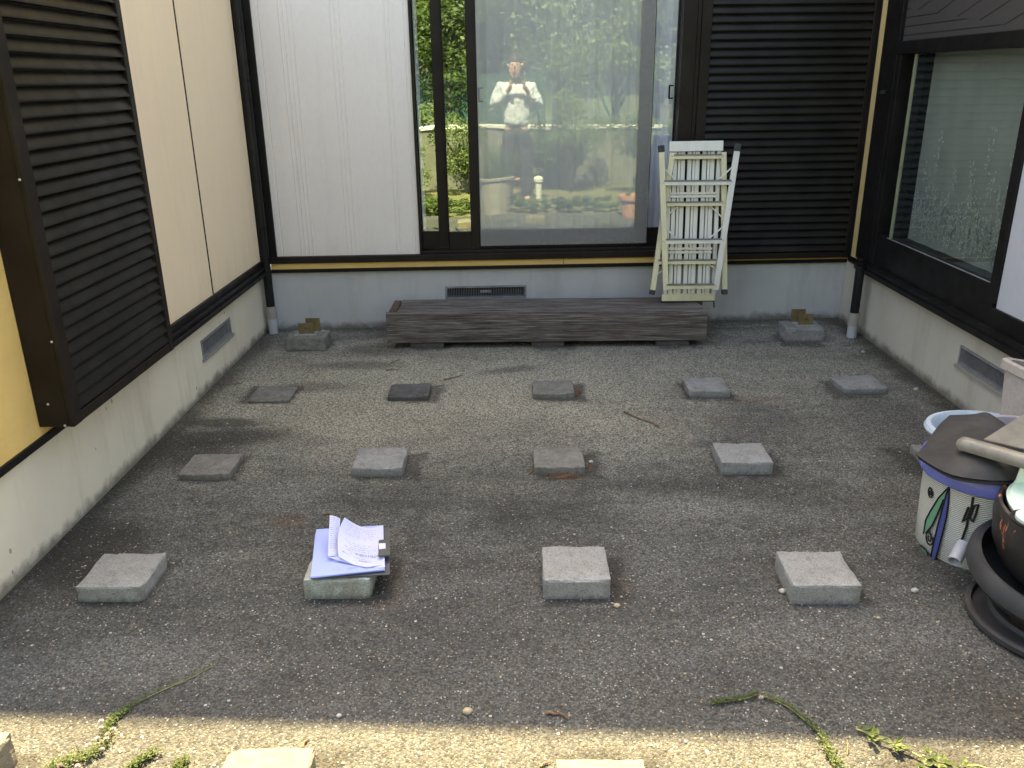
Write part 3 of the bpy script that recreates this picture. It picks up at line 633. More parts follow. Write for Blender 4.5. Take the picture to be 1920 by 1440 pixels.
# two footings with metal post brackets
for i, (cx, cy, lab, bx, rz) in enumerate(((-1.270, 4.810, 'footing block with a brass coloured post bracket by the left downpipe', -.005, .03), (1.703, 4.905, 'footing block with a brass coloured post bracket by the right downpipe', .02, -.03))):
    root = thing('bracket_footing', (cx, cy, 0), lab, 'concrete block', 'footing blocks with metal brackets')
    bm = bmesh.new(); rough_block(bm, -.114, .114, -.088, .088, -.03, .080, .0045, seed=i*4+2, taper=.05); bb = obj('block', bm, BM[2 if i == 0 else 0], None); bb.parent = root
    bm = bmesh.new()
    rough_block(bm, bx-.07, bx+.06, -.05, .05, .078, .086, .004, 6, seed=i); mo = obj('mortar', bm, BM[1], None); mo.parent = root
    bm = bmesh.new(); x0 = bx-.05+(.015 if i == 0 else .02); s = -1 if i == 0 else 1
    for (a, b, y_, z1) in ((bx-.045, bx+.042, -.022, .152), (bx-.045-s*.028, bx+.042-s*.028, .045, .165)): box(bm, a, b, y_-.002, y_+.002, .083, z1)
    box(bm, bx-.04, bx+.04, -.020, .043, .084, .088)
    b2 = obj('post_bracket', bm, M_brass, None, bevel=.0008); b2.parent = root
    bm = bmesh.new(); tube(bm, [(bx, -.0245, .123), (bx, -.0300, .123)], [.010, .006], 12); b3 = obj('bolt', bm, worn('brown_rust', (.16, .09, .06), (.10, .055, .04), 60, .7), None, smooth='auto'); b3.parent = root

# ================================================================== TIMBER BENCH
bench = thing('timber_bench', (.15, 4.9, 0), 'low weathered grey timber step bench against the rear foundation', 'bench')
def plank(x0, x1, y0, y1, z0, z1, seed, ragged=0.0, nx=60):
    bm = bmesh.new(); t = bmesh.new(); bmesh.ops.create_cube(t, size=1)
    bmesh.ops.subdivide_edges(t, edges=[e for e in t.edges if abs((e.verts[0].co-e.verts[1].co).x) > .5], cuts=nx)
    bmesh.ops.subdivide_edges(t, edges=[e for e in t.edges if abs((e.verts[0].co-e.verts[1].co).y) > .5], cuts=4)
    bmesh.ops.subdivide_edges(t, edges=[e for e in t.edges if abs((e.verts[0].co-e.verts[1].co).z) > .5], cuts=4)
    for v in t.verts:
        p = v.co; q = Vector(((x0+x1)/2+p.x*(x1-x0), (y0+y1)/2+p.y*(y1-y0), (z0+z1)/2+p.z*(z1-z0)))
        n1 = noise.noise(Vector((q.x*3, q.y*40, q.z*40+seed))); n2 = noise.noise(Vector((q.x*14, q.y*90+seed, q.z*90)))
        ed = sum(1 for c in (p.y, p.z) if abs(abs(c)-.5) < 1e-3)
        q.y += n1*.0015-(p.y*.004 if ed == 2 else 0); q.z += n2*.0015-(p.z*.004 if ed == 2 else 0)
        if abs(p.x) > .499: q.x += -math.copysign(abs(noise.noise(Vector((seed, q.y*60, q.z*60)))*ragged), p.x)
        v.co = q
    me = bpy.data.meshes.new('t'); t.to_mesh(me); t.free(); bm.from_mesh(me); bpy.data.meshes.remove(me); return bm
obj('front_board', plank(-.790, 1.098, 4.742, 4.785, .036, .2185, 1, .012), M_wood, bench, smooth='auto')
obj('top_board', plank(-.730, 1.085, 4.786, 4.868, .180, .2195, 5, .022), M_wood, bench, smooth='auto')
obj('top_board', plank(-.730, 1.080, 4.870, 4.952, .180, .2200, 9, .030), M_wood, bench, smooth='auto')
obj('top_board', plank(-.730, 1.110, 4.954, 5.045, .180, .2190, 13, .016), M_wood, bench, smooth='auto')
bm = bmesh.new(); box(bm, -.776, -.732, 4.787, 5.045, .05, .2215); obj('end_board', bm, worn('brown_end_wood', (.135, .085, .06), (.085, .055, .04), 14, .8, .6, 120, .002, 0, .2, (8, 1, 8)), bench, bevel=.003)
obj('rear_board', plank(-.730, 1.09, 5.046, 5.085, .05, .2150, 17, .01), M_wood, bench, smooth='auto')
for x0, x1, lab in ((-.658, -.455, 'dark footing block under the left end of the timber bench'), (.060, .262, 'dark footing block under the middle of the timber bench'), (.80, 1.0, 'dark footing block under the right end of the timber bench')):
    bm = bmesh.new(); rough_block(bm, -.1, .1, -.11, .11, -.03, .034, seed=x0); o = obj('footing_block', bm, BM[3]); o.location = ((x0+x1)/2, 4.865, 0); setp(o, lab, 'concrete block', G)  # near black block colour makes these footings less visible

# ================================================================== FOLDED WORK PLATFORM
lad = thing('folding_work_platform', (1.02, 4.97, .222), 'folded aluminium step platform with four yellowed legs leaning upright beside the sliding door', 'step platform')
L0, L1 = Vector((0, 4.965, .222)), Vector((0, 5.105, 1.153)); LV = (L1-L0).normalized(); LN = Vector((1, 0, 0)).cross(LV).normalized()
if LN.y > 0: LN = -LN
def lp(zx, zy, d=0.0):
    """point of the leaning plane seen at the given spot, lifted by d towards the courtyard"""
    r = ray(1160+zx/3.6, 220+zy/3.6); o = L0+LN*d; t = ((o-EYE).dot(LN))/(r.dot(LN)); return EYE+r*t
def bar(bm, a, b, wpx, d, th):
    """bar between two spots; width in spots"""
    A, B_ = lp(*a, d), lp(*b, d); D = (B_-A).normalized(); wv = D.cross(LN).normalized(); beam(bm, A, B_, wv, LN, wpx/3.6*.0033/2, th)
def part(name, segs, d, th, mat, **k):
    bm = bmesh.new()
    for a, b, w_ in segs: bar(bm, a, b, w_, d, th)
    return obj(name, bm, mat, lad, bevel=.0012, **k)
def channel(name, tx0, tx1, bx0, bx1, y0=205, y1=1215):
    bm = bmesh.new(); n = 3
    tc, bc = (tx0+tx1)/2, (bx0+bx1)/2; tw = (tx1-tx0); bwid = (bx1-bx0)
    bar(bm, (tc, y0), (bc, y1), (tw+bwid)/2-10, .012, .010); web = obj(name, bm, M_tread_shade, lad, bevel=.0010); bm = bmesh.new()  # dark web paints the shade in the gaps between the flanges
    for k_, w_ in ((-.31, 26), (.02, 15), (.31, 27)):
        bm = bmesh.new(); bar(bm, (tc+tw*k_, y0), (bc+bwid*k_, y1), w_, .0275, .0055); obj('flange', bm, M_alu, web, bevel=.0010)
    return web
channel('deck_plank', 366, 453, 330, 418); channel('deck_plank', 465, 551, 428, 513); channel('deck_plank', 565, 652, 524, 610)
part('deck_edge', [((676, 205), (636, 1200), 26)], .018, .016, M_alu); part('deck_edge', [((352, 205), (312, 1200), 22)], .018, .016, M_alu)
part('end_cap', [((341, 198), (703, 192), 62)], .036, .014, M_alu); part('end_cap', [((290, 1217), (645, 1212), 46)], .036, .014, M_aluy)
part('rubber_edge', [((285, 1241), (640, 1238), 8)], .036, .014, M_rubber)
part('cross_brace', [((345, 515), (655, 512), 15), ((345, 535), (655, 532), 17)], .038, .006, M_alu); part('cross_brace', [((330, 888), (632, 886), 16), ((330, 912), (628, 910), 16)], .038, .006, M_alu)
bm = bmesh.new()
for p in ((400, 520), (498, 518), (595, 517), (380, 912), (478, 911), (575, 910), (350, 212), (690, 206), (302, 1205), (635, 1208)): q = lp(*p, .044); bm = bmesh.new(); tube(bm, [q, q+LN*.004], [.005, .003], 8); obj('rivet', bm, M_screw, lad)
# rear leg frame (spreads at the foot)
for nm, a, b, f in (('leg', (361, 240), (230, 1165), (223, 1196)), ('leg', (708, 235), (714, 1160), (715, 1195))):
    lg = part(nm, [(a, b, 33)], .058, .011, M_aluy); bm = bmesh.new(); bar(bm, b, f, 36, .058, .015); obj('rubber_foot', bm, M_rubber, lg, bevel=.003)
for y0, xa, xb in ((264, 372, 694), (582, 322, 698), (974, 264, 655)):
    rg = part('rung', [((xa, y0+6), (xb, y0+3), 24)], .058, .012, M_aluy); bm = bmesh.new(); bar(bm, (xa, y0-9), (xb, y0-12), 9, .060, .014); obj('rung_tread', bm, M_tread_shade, rg)
# front leg frame (spreads at the top)
for a, b, f, mt in (((289, 235), (318, 1165), (286, 190), M_aluy), ((798, 228), (654, 1165), (805, 178), M_alu)):
    lg = part('leg', [(a, b, 35)], .092, .011, mt); bm = bmesh.new(); bar(bm, a, f, 38, .092, .015); obj('rubber_foot', bm, M_rubber, lg, bevel=.003)
for y0, xa, xb in ((440, 306, 757), (835, 318, 694), (1140, 322, 645)):
    rg = part('rung', [((xa, y0+6), (xb, y0+3), 25)], .092, .012, M_alu if y0 < 900 else M_aluy); bm = bmesh.new(); bar(bm, (xa, y0-10), (xb, y0-13), 10, .094, .014); obj('rung_tread', bm, M_tread_shade, rg)
for a, b, d in (((307, 345), (380, 418), .085), ((770, 333), (680, 415), .098), ((318, 745), (385, 815), .085), ((705, 738), (614, 815), .098), ((398, 603), (320, 668), .05), ((620, 600), (694, 672), .05), ((600, 985), (690, 1050), .05), ((262, 1060), (292, 1035), .05)):
    part('brace', [(a, b, 9)], d, .003, M_alu)
bm = bmesh.new()
for p, d in (((296, 440), .103), ((764, 432), .103), ((304, 835), .103), ((706, 830), .103), ((318, 1142), .103), ((656, 1140), .103), ((260, 974), .069), ((712, 970), .069), ((706, 578), .069), ((362, 262), .069), ((706, 258), .069)):
    q = lp(*p, d); bm = bmesh.new(); tube(bm, [q, q+LN*.004], [.0055, .003], 8); obj('rivet', bm, M_screw, lad)
part('latch', [((641, 1240), (644, 1285), 9)], .03, .003, M_rubber)

# ================================================================== CLIPBOARD AND PAPERS
def zp(zx, zy, z): return spot(520+zx/5.54, 900+zy/5.54, z)
clip = thing('clipboard', zp(900, 760, .072), 'grey clipboard lying on the lichen streaked block', 'clipboard')
bm = bmesh.new(); c4 = [zp(350, 1030, .0715), zp(1172, 990, .0715), zp(1168, 500, .0715), zp(420, 545, .0715)]
hexa(bm, c4+[p+Vector((0, 0, .004)) for p in c4]); obj('board', bm, M_clip, clip, bevel=.0012)
bm = bmesh.new(); c4 = [zp(1048, 790, .106), zp(1172, 782, .096), zp(1170, 608, .096), zp(1052, 618, .106)]
hexa(bm, [p-Vector((0, 0, .005)) for p in c4]+c4); cl = obj('clip', bm, M_clip, clip, bevel=.003, seg=2)
bm = bmesh.new(); c4 = [zp(1056, 716, .1075), zp(1124, 712, .103), zp(1124, 655, .103), zp(1054, 658, .1075)]
hexa(bm, [p-Vector((0, 0, .002)) for p in c4]+c4); obj('clip_tab', bm, worn('pale_plastic', (.62, .61, .60), (.56, .55, .54), 20, .5), cl)
rng = random.Random(11); bm = bmesh.new()
for i in range(9):
    z = .0760+i*.0011; j = lambda: rng.uniform(-9, 9)
    c4 = [zp(345+j()+i, 1020+j()*.8-i, z), zp(1112+j()*.6, 945+j()*.6-i, z), zp(1098+j()*.4, 478+j()*.6, z), zp(405+j(), 522+j(), z)]
    if i % 3 == 0:  # clipped corner
        d = c4[3].lerp(c4[2], .04); e_ = c4[3].lerp(c4[0], .08); pts = c4[:3]+[d, e_]
    else: pts = c4
    lo = [bm.verts.new(p) for p in pts]; hi = [bm.verts.new(p+Vector((0, 0, .0009))) for p in pts]; bm.faces.new(lo[::-1]); bm.faces.new(hi)
    for a in range(len(pts)): b = (a+1) % len(pts); bm.faces.new((lo[a], lo[b], hi[b], hi[a]))
def printed(bm, fn, rows, seed):
    r = random.Random(seed)
    for (v, u0, u1, h, dens) in rows:
        u = u0
        while u < u1:
            l = r.uniform(.006, .018)
            if r.random() < dens:
                hh = h*r.uniform(.6, 1.1); q = [fn(u, v-hh), fn(u+l*.7, v-hh*.8), fn(u+l*.8, v+hh), fn(u+l*.1, v+hh*.9)]
                bm.faces.new([bm.verts.new(p) for p in q])
            u += l+.004
st = obj('paper_stack', bm, worn('blue_tinted_paper', (.34, .43, .84), (.31, .39, .80), 6, .7, .1, 60), None, loc=zp(740, 760, .076)); setp(st, 'thick stack of white sheets on the clipboard', 'papers')
def stackp(u, v): 
    z = .0868; a = zp(362, 1005, z).lerp(zp(1095, 930, z), u); b = zp(420, 535, z).lerp(zp(1085, 490, z), u); return a.lerp(b, v)+Vector((0, 0, .0006))
bm = bmesh.new(); printed(bm, stackp, [(.10, .28, .42, .010, .9), (.105, .48, .62, .014, .9), (.30, .12, .3, .008, .6), (.42, .1, .28, .008, .6), (.52, .12, .25, .006, .6)], 5)
tx = obj('print', bm, worn('blue_print', (.30, .34, .58), (.36, .40, .62), 60, .7), st)
def lerp2(c, u, v): return (c[0].lerp(c[1], u)).lerp(c[3].lerp(c[2], u), v)
# curled top sheet held by the clip
cA = [zp(635, 792, .105), zp(1118, 905, .0895), zp(1098, 468, .092), zp(700, 388, .150)]
def sheetA(u, v):
    p = lerp2(cA, u, v); sag = -math.sin(math.pi*u)*(.012+.012*v)+math.sin(math.pi*v)*.004*(1-u); return p+Vector((math.sin(math.pi*v)*-.010*(1-u), -.012*math.sin(math.pi*u)*(1-v), sag*1.0+.006*math.sin(math.pi*v)))
bm = bmesh.new(); grid_sheet(bm, sheetA, 16, 12, .0006); sA = obj('curled_sheet', bm, M_paper, None, smooth='auto', loc=sheetA(.5, .5)); setp(sA, 'printed sheet curling up from under the clip of the clipboard', 'paper sheet')
def onA(u, v): return sheetA(u, v)+Vector((0, -.0003, .0009))
bm = bmesh.new(); rows = [(.90-.055*i, .10+.02*(i % 3), .86-.1*(i % 2), .008, .55) for i in range(6)]+[(.46-.05*i, .12+.08*(i % 3), .70+.06*(i % 3), .009, .55) for i in range(7)]+[(.12, .45, .72, .016, .85), (.24, .35, .88, .015, .8), (.16, .10, .14, .016, .9)]
printed(bm, onA, rows, 8); obj('print', bm, M_ink, sA)
cB = [zp(525, 795, .100), zp(628, 795, .094), zp(655, 402, .150), zp(545, 366, .168)]
def sheetB(u, v): p = lerp2(cB, u, v); return p+Vector((0, 0, .003*math.sin(math.pi*u)))
bm = bmesh.new(); grid_sheet(bm, sheetB, 8, 10, .0006)
sB = obj('folded_sheet', bm, M_paper, None, smooth='auto', loc=sheetB(.5, .5)); setp(sB, 'narrow folded back sheet with handwriting left of the curled sheet', 'paper sheet')
bm = bmesh.new(); printed(bm, lambda u, v: sheetB(u, v)+Vector((0, -.0003, .0009)), [(.94-.05*i, .12, .85, .012, .6) for i in range(16)], 4); obj('print', bm, M_ink, sB)
cD = [zp(528, 800, .098), zp(935, 908, .0895), zp(1090, 880, .0895), zp(640, 792, .102)]
bm = bmesh.new(); grid_sheet(bm, lambda u, v: lerp2(cD, u, v)+Vector((0, 0, -.004*math.sin(math.pi*u))), 8, 3, .0006)
sD = obj('lower_sheet', bm, M_paper, None, smooth='auto', loc=lerp2(cD, .5, .5)); setp(sD, 'sheet edge showing beneath the curled printed sheet', 'paper sheet')

# ================================================================== POTS AND PLANTERS (right edge)
def striped():
    m = NT('ribbed_ivory_glaze'); z = m.sep()[2]; f = m.math('FRACT', m.math('MULTIPLY', m.math('ADD', z, m.math('MULTIPLY', m.noise(14, 2), .008)), 1/.0064))
    g = m.math('ABSOLUTE', m.math('SUBTRACT', f, .5)); col = m.mix(m.mapr(g, .30, .46), (.80, .80, .72), (.13, .14, .11)); m.bump(m.mapr(g, .15, .45, 1, 0), 1, .004); return m.set(col, .35)
PX, PY, PR = 1.530, 2.485, .198
pot = thing('decorated_pot', (PX, PY, 0), 'ribbed ivory pot with blue rim and painted leaves under the black mat', 'plant pot')
bm = bmesh.new(); lathe(bm, [(.181, 0), (.184, .004), (.188, .10), (.192, .20), (.194, .288), (.18, .288), (.175, .10), (.16, .02)], (PX, PY, 0), 96); obj('body', bm, striped(), pot, smooth='auto')
bm = bmesh.new(); lathe(bm, [(.195, .268), (.207, .272), (.213, .282), (.213, .310), (.206, .322), (.186, .326), (.178, .320), (.176, .288)], (PX, PY, 0), 96); obj('rim', bm, worn('blue_glaze', (.13, .16, .52), (.17, .20, .58), 8, .22, .2, 60, .0008), pot, smooth='auto')
def cyl(a, z, r=.1965): return Vector((PX+r*math.cos(R_(a)), PY+r*math.sin(R_(a)), z))
def potpoly(name, pts, mat, r=.1955, th=.0015):
    bm = bmesh.new(); v0 = [cyl(a, z, r) for a, z in pts]; c_ = cyl(sum(a for a, z in pts)/len(pts), sum(z for a, z in pts)/len(pts), r+th)
    # strips of an elongated leaf: pair left/right points
    n = len(pts)//2
    for i in range(n-1):
        bm.faces.new([bm.verts.new(p) for p in (v0[i], v0[i+1], v0[2*n-2-i], v0[2*n-1-i])])
    return obj(name, bm, mat, pot)
def potline(name, pts, rr=.0022): 
    bm = bmesh.new(); tube(bm, [cyl(a, z, .1965) for a, z in pts], rr, 6); return obj(name, bm, M_void, pot)
def potxy(px, py):
    """angle and height on the pot's wall seen at a spot"""
    r = ray(px, py); ox, oy = -PX, -PY; A = r.x**2+r.y**2; Bq = 2*(ox*r.x+oy*r.y); Cq = ox*ox+oy*oy-.1965**2
    d = max(Bq*Bq-4*A*Cq, 0); t = (-Bq-math.sqrt(d))/(2*A); p = EYE+r*t; return (math.degrees(math.atan2(p.y-PY, p.x-PX)), p.z)
def zz(zx, zy): return potxy(1700+zx/3.791, 740+zy/3.791)
def leaf(l, r_): return [zz(*p) for p in l]+[zz(*p) for p in r_][::-1]
potpoly('blue_leaf', leaf([(298, 660), (272, 740), (245, 840), (215, 950), (190, 1060), (165, 1180), (168, 1215)], [(302, 665), (298, 760), (282, 870), (258, 970), (230, 1080), (200, 1180), (175, 1218)]), worn('blue_paint', (.05, .07, .24), (.07, .09, .30), 10, .35))
potpoly('green_leaf', leaf([(292, 665), (225, 740), (170, 830), (140, 890), (125, 960)], [(296, 668), (262, 745), (222, 840), (180, 930), (130, 990)]), worn('green_paint', (.10, .27, .17), (.14, .33, .21), 10, .35))
potpoly('green_leaf', leaf([(100, 1070), (105, 1110), (130, 1160)], [(108, 1068), (140, 1110), (160, 1175)]), worn('green_paint_dark', (.08, .20, .14), (.12, .26, .18), 10, .35))
for i, l in enumerate(([(298, 655), (272, 740), (245, 840), (215, 950), (190, 1060), (165, 1180), (168, 1218)], [(302, 655), (298, 760), (282, 870), (258, 970), (230, 1080), (200, 1180), (170, 1220)], [(296, 660), (225, 735), (170, 825), (135, 890), (120, 990)], [(222, 840), (180, 930), (135, 985)], [(262, 745), (222, 840)], [(100, 1070), (140, 1108), (165, 1180)],
        [(472, 730), (462, 800), (440, 860), (425, 940), (400, 1010), (380, 1068)], [(440, 800), (415, 860), (395, 905), (430, 880), (455, 820), (452, 880), (470, 905), (492, 850), (510, 780), (478, 790), (455, 860)], [(300, 1225), (270, 1262), (230, 1245)])):
    potline('painted_line', [zz(*p) for p in l], .0036 if i in (6, 7) else .0026)
for cx, cy, rx, ry, rot in ((168, 690, 17, 45, 0.1), (160, 1015, 30, 62, .35)):
    pts = []
    for k in range(34):
        t = k/33*3.2*math.pi; s = 1-.75*k/33; pts.append(zz(cx+(rx*math.cos(t)*math.cos(rot)-ry*math.sin(t)*math.sin(rot)*-.3)*s, cy+ry*math.sin(t)*s))
    potline('painted_spiral', pts, .0026)
# rubber mat draped over the pot
def mz(x, y): return spot(1700+x/3.791, 740+y/3.791, 0)
mat_rows = [[(68, 432, .338), (180, 505, .345), (330, 575, .350), (520, 605, .352), (700, 612, .350), (820, 600, .345)],
            [(120, 375, .342), (240, 420, .372), (380, 460, .384), (540, 500, .385), (690, 520, .380), (830, 520, .365)],
            [(190, 280, .345), (280, 310, .380), (400, 330, .395), (540, 380, .398), (680, 420, .390), (830, 440, .365)],
            [(240, 215, .345), (320, 225, .378), (430, 240, .392), (560, 250, .395), (680, 300, .380), (800, 350, .355)],
            [(310, 152, .340), (385, 150, .365), (480, 145, .375), (565, 133, .380), (640, 175, .370), (760, 260, .345)]]
MP = [[spot(1700+x/3.791, 740+y/3.791, z) for x, y, z in row] for row in mat_rows]
def interp(P, u, v):
    def cr(p0, p1, p2, p3, t): return .5*((2*p1)+(p2-p0)*t+(2*p0-5*p1+4*p2-p3)*t*t+(-p0+3*p1-3*p2+p3)*t**3)
    def line(row, t):
        n = len(row)-1; x = min(t*n, n-1e-6); i = int(x); g = lambda k: row[max(0, min(n, k))]; return cr(g(i-1), g(i), g(i+1), g(i+2), x-i)
    return line([line(r, u) for r in P], v)
bm = bmesh.new(); grid_sheet(bm, lambda u, v: interp(MP, u, v), 40, 32, -.004)
o = obj('rubber_mat', bm, M_rubber, None, smooth='auto', loc=(PX, PY, .35)); setp(o, 'black rubber sheet draped over the blue rimmed pot', 'rubber mat')
bm = bmesh.new(); grid_sheet(bm, lambda u, v: interp(MP, u, v*.10)+Vector((.006*(1-u), -.002+.014*v, -.006-.004*math.sin(math.pi*u))), 40, 6, .004)
o.data  # folded under edge belongs to the same sheet
fe = obj('folded_edge', bm, M_rubber, o, smooth='auto', label='folded under front edge of the sheet')

# translucent grey plastic trough lying over the mat
def pk(x, y, z): return spot(1700+x/3.791, 740+y/3.791, z)
tr = thing('plastic_trough', pk(600, 400, .42), 'translucent grey plastic channel lying on the black mat', 'plastic channel')
M_trans = NT('smoky_plastic'); tb = M_trans.n('ShaderNodeBsdfTransparent'); mxs = M_trans.n('ShaderNodeMixShader'); mxs.inputs[0].default_value = .82
M_trans.set(M_trans.mix(M_trans.mapr(M_trans.noise(14, 6, .7), .35, .7), (.17, .165, .145), (.28, .265, .22)), .35); M_trans.l(tb.outputs[0], mxs.inputs[1]); M_trans.l(M_trans.b.outputs[0], mxs.inputs[2]); M_trans.l(mxs.outputs[0], M_trans.out.inputs[0]); M_trans = M_trans.m
a, b = pk(368, 345, .415), pk(1250, 600, .440); ax = (b-a).normalized(); sd = ax.cross(Vector((0, 0, 1))).normalized(); upv = sd.cross(ax)
bm = bmesh.new(); prof = [(-.026*math.cos(t), .026*math.sin(t)) for t in [math.pi*k/14 for k in range(-2, 17)]]
def trough(u, v):
    k = u*(len(prof)-1); i = min(int(k), len(prof)-2); f = k-i; x = prof[i][0]*(1-f)+prof[i+1][0]*f; y = prof[i][1]*(1-f)+prof[i+1][1]*f
    s = min(1, .55+v*12); return a.lerp(b, v)+sd*x*s+upv*y*s
grid_sheet(bm, trough, 24, 30, .002); obj('round_channel', bm, M_trans, tr, smooth='auto')
bm = bmesh.new(); q = [pk(548, 322, .432), pk(850, 395, .440), pk(1250, 480, .445), pk(1250, 60, .50), pk(835, 140, .47)]
lo = [bm.verts.new(p) for p in q]; hi = [bm.verts.new(p+Vector((0, 0, .003))) for p in q]; bm.faces.new(lo[::-1]); bm.faces.new(hi)
for i in range(5): j = (i+1) % 5; bm.faces.new((lo[i], lo[j], hi[j], hi[i]))
obj('flat_flange', bm, M_trans, tr)

# trays and bowls nearer the camera
AX, AY = 1.545, 2.075
TY = AY-.03
tray = thing('plant_caddy', (AX, TY, 0), 'black ring tray with rusty holed centre lying on the ground under the bowls', 'plant tray')
bm = bmesh.new(); lathe(bm, [(.150, .004), (.236, .004), (.243, .010), (.243, .024), (.237, .030), (.228, .030), (.224, .016), (.160, .014), (.15, .014)], (AX, TY, 0), 96); obj('ring', bm, M_rubber, tray, smooth='auto')
bm = bmesh.new(); lathe(bm, [(.150, .0145), (.182, .0145), (.185, .03), (.178, .040), (.160, .038), (.150, .026)], (AX, TY, 0), 80); obj('ring', bm, M_rubber, tray, smooth='auto')
bm = bmesh.new(); lathe(bm, [(0, .012), (.1495, .012), (.1495, .028), (0, .032)], (AX, TY, 0), 60); dsk = obj('disc', bm, worn('rusty_soil_disc', (.17, .105, .055), (.10, .06, .04), 25, .9, .8, 150, .002), tray, smooth='auto')
bm = bmesh.new()
for aa in range(0, 360, 45): x, y = AX+.118*math.cos(R_(aa)), TY+.118*math.sin(R_(aa)); tube(bm, [(x, y, .027), (x, y, .0310)], .014, 14)
obj('drain_hole', bm, M_void, dsk)
low = thing('planter_bowl', (AX, AY, .045), 'wide matte black planter bowl, lower of the two stacked bowls', 'planter')
bm = bmesh.new(); lathe(bm, [(.120, -.012), (.17, .008), (.235, .040), (.262, .075), (.260, .105), (.246, .125), (.230, .122), (.236, .09), (.225, .04), (.17, .01), (.0, .005)], (AX+.02, AY+.02, .055), 96, Matrix.Rotation(R_(9), 4, 'X')); obj('bowl', bm, worn('matte_charcoal', (.022, .023, .026), (.042, .043, .046), 7, .6, .3, 120), low, smooth='auto')
tilt = Matrix.Rotation(R_(4), 4, 'X') @ Matrix.Rotation(R_(2), 4, 'Y')
BX, BY, BZ = 1.605, 2.125, .085
def peel():
    m = NT('peeling_black_pot'); col = m.mix(m.mapr(m.noise(5, 5), .4, .65), (.022, .021, .021), (.045, .042, .040)); z = m.sep()[2]
    n_ = m.noise(26, 5, .7, m.scale((1, 1, .35))); up = m.mapr(z, .03, .20, 0, .12); col = m.mix(m.mapr(m.math('ADD', n_, up), .70, .73), col, (.50, .16, .075)); m.bump(m.noise(60, 4), .3, .002); return m.set(col, .38)
up_ = thing('peeling_pot', (BX, BY, BZ), 'black pot with orange peeling patches standing in the charcoal bowl', 'plant pot')
bm = bmesh.new(); lathe(bm, [(.0, 0), (.130, 0), (.190, .04), (.226, .11), (.240, .185), (.236, .232), (.229, .236), (.222, .225), (.226, .18), (.21, .11), (.18, .05), (0, .03)], (BX, BY, BZ), 96, tilt); obj('pot', bm, peel(), up_, smooth='auto')
# mint basin on top
mint = worn('mint_plastic', (.58, .72, .62), (.53, .67, .57), 4, .35, .15, 60, .0008)
bs = thing('mint_basin', (BX, BY, BZ+.2), 'pale mint green plastic basin with a round moulded cap, on the peeling pot', 'basin')
bm = bmesh.new(); lathe(bm, [(0, .215), (.185, .215), (.212, .226), (.217, .240), (.207, .250), (.12, .247), (0, .245)], (BX, BY, BZ), 96, tilt); obj('base', bm, mint, bs, smooth='auto')
mcap = spot(1932, 978, .338)
bm = bmesh.new(); lathe(bm, [(.040, 0), (.050, 0), (.052, .006), (.046, .008), (.040, .004)], mcap, 60, tilt); obj('cap_groove', bm, M_void, bs, smooth='auto'); bm = bmesh.new(); lathe(bm, [(0, 0), (.039, 0), (.039, .014), (0, .016)], mcap, 60, tilt); obj('cap', bm, mint, bs, smooth='auto')
wall_pts = [(742, 650), (775, 600), (800, 530), (834, 455), (900, 330)]
def bwall(u, v):
    n = 4; x = min(u*n, n-1e-6); i = int(x); f = x-i; px = wall_pts[i][0]*(1-f)+wall_pts[i+1][0]*f; py = wall_pts[i][1]*(1-f)+wall_pts[i+1][1]*f
    p0 = pk(px, py, .335+.12*u); return p0+Vector((.30*v, -.09*v+.05*u*v, -.03*v*(1-u)+.02*v))
bm = bmesh.new(); grid_sheet(bm, bwall, 20, 10, .006); obj('raised_side', bm, mint, bs, smooth='auto')

# small pvc pipe lying against the ribbed pot
a, b = spot(1789, 1053, .085), spot(1806, 1022, .115); b = a+(b-a).normalized()*.075
bm = bmesh.new(); tube(bm, [a, b], .0205, 24, False); tube(bm, [a, b], .0165, 24, False); d = (b-a).normalized()
for e_ in (a, b):
    s_ = d.cross(Vector((0, 0, 1))).normalized(); t_ = d.cross(s_); v1 = [bm.verts.new(e_+(s_*math.cos(2*math.pi*k/24)+t_*math.sin(2*math.pi*k/24))*.0205) for k in range(24)]; v2 = [bm.verts.new(e_+(s_*math.cos(2*math.pi*k/24)+t_*math.sin(2*math.pi*k/24))*.0165) for k in range(24)]
    for k in range(24): bm.faces.new((v1[k], v1[(k+1) % 24], v2[(k+1) % 24], v2[k]))
o = obj('pipe_offcut', bm, M_pvc, None, smooth='auto', loc=a); setp(o, 'short grey plastic pipe offcut leaning against the ribbed pot', 'pipe')

# basins beside the right foundation
c = Vector((1.80, 3.02, 0)); bm = bmesh.new(); sc_ = Matrix.Diagonal((1.0, .86, 1, 1))
lathe(bm, [(.10, 0), (.14, .0), (.165, .08), (.185, .165), (.205, .175), (.214, .190), (.208, .204), (.190, .206), (.172, .185), (.15, .08), (.125, .02), (0, .02)], c, 80, sc_); o = obj('oval_basin', bm, worn('pale_blue_glaze', (.42, .52, .62), (.62, .70, .76), 12, .4, .4, 60, .001), None, smooth='auto', loc=c); setp(o, 'pale blue oval basin beside the right vent', 'basin')
c = Vector((1.775, 2.72, 0)); bm = bmesh.new()
lathe(bm, [(.09, 0), (.11, 0), (.135, .20), (.15, .285), (.162, .288), (.166, .30), (.160, .312), (.146, .310), (.13, .25), (.10, .05), (0, .05)], c, 64); o = obj('mauve_pot', bm, worn('mauve_grey_glaze', (.30, .27, .31), (.38, .35, .38), 10, .4), None, smooth='auto', loc=c); setp(o, 'mauve grey round pot between the blue basin and the black mat', 'plant pot')
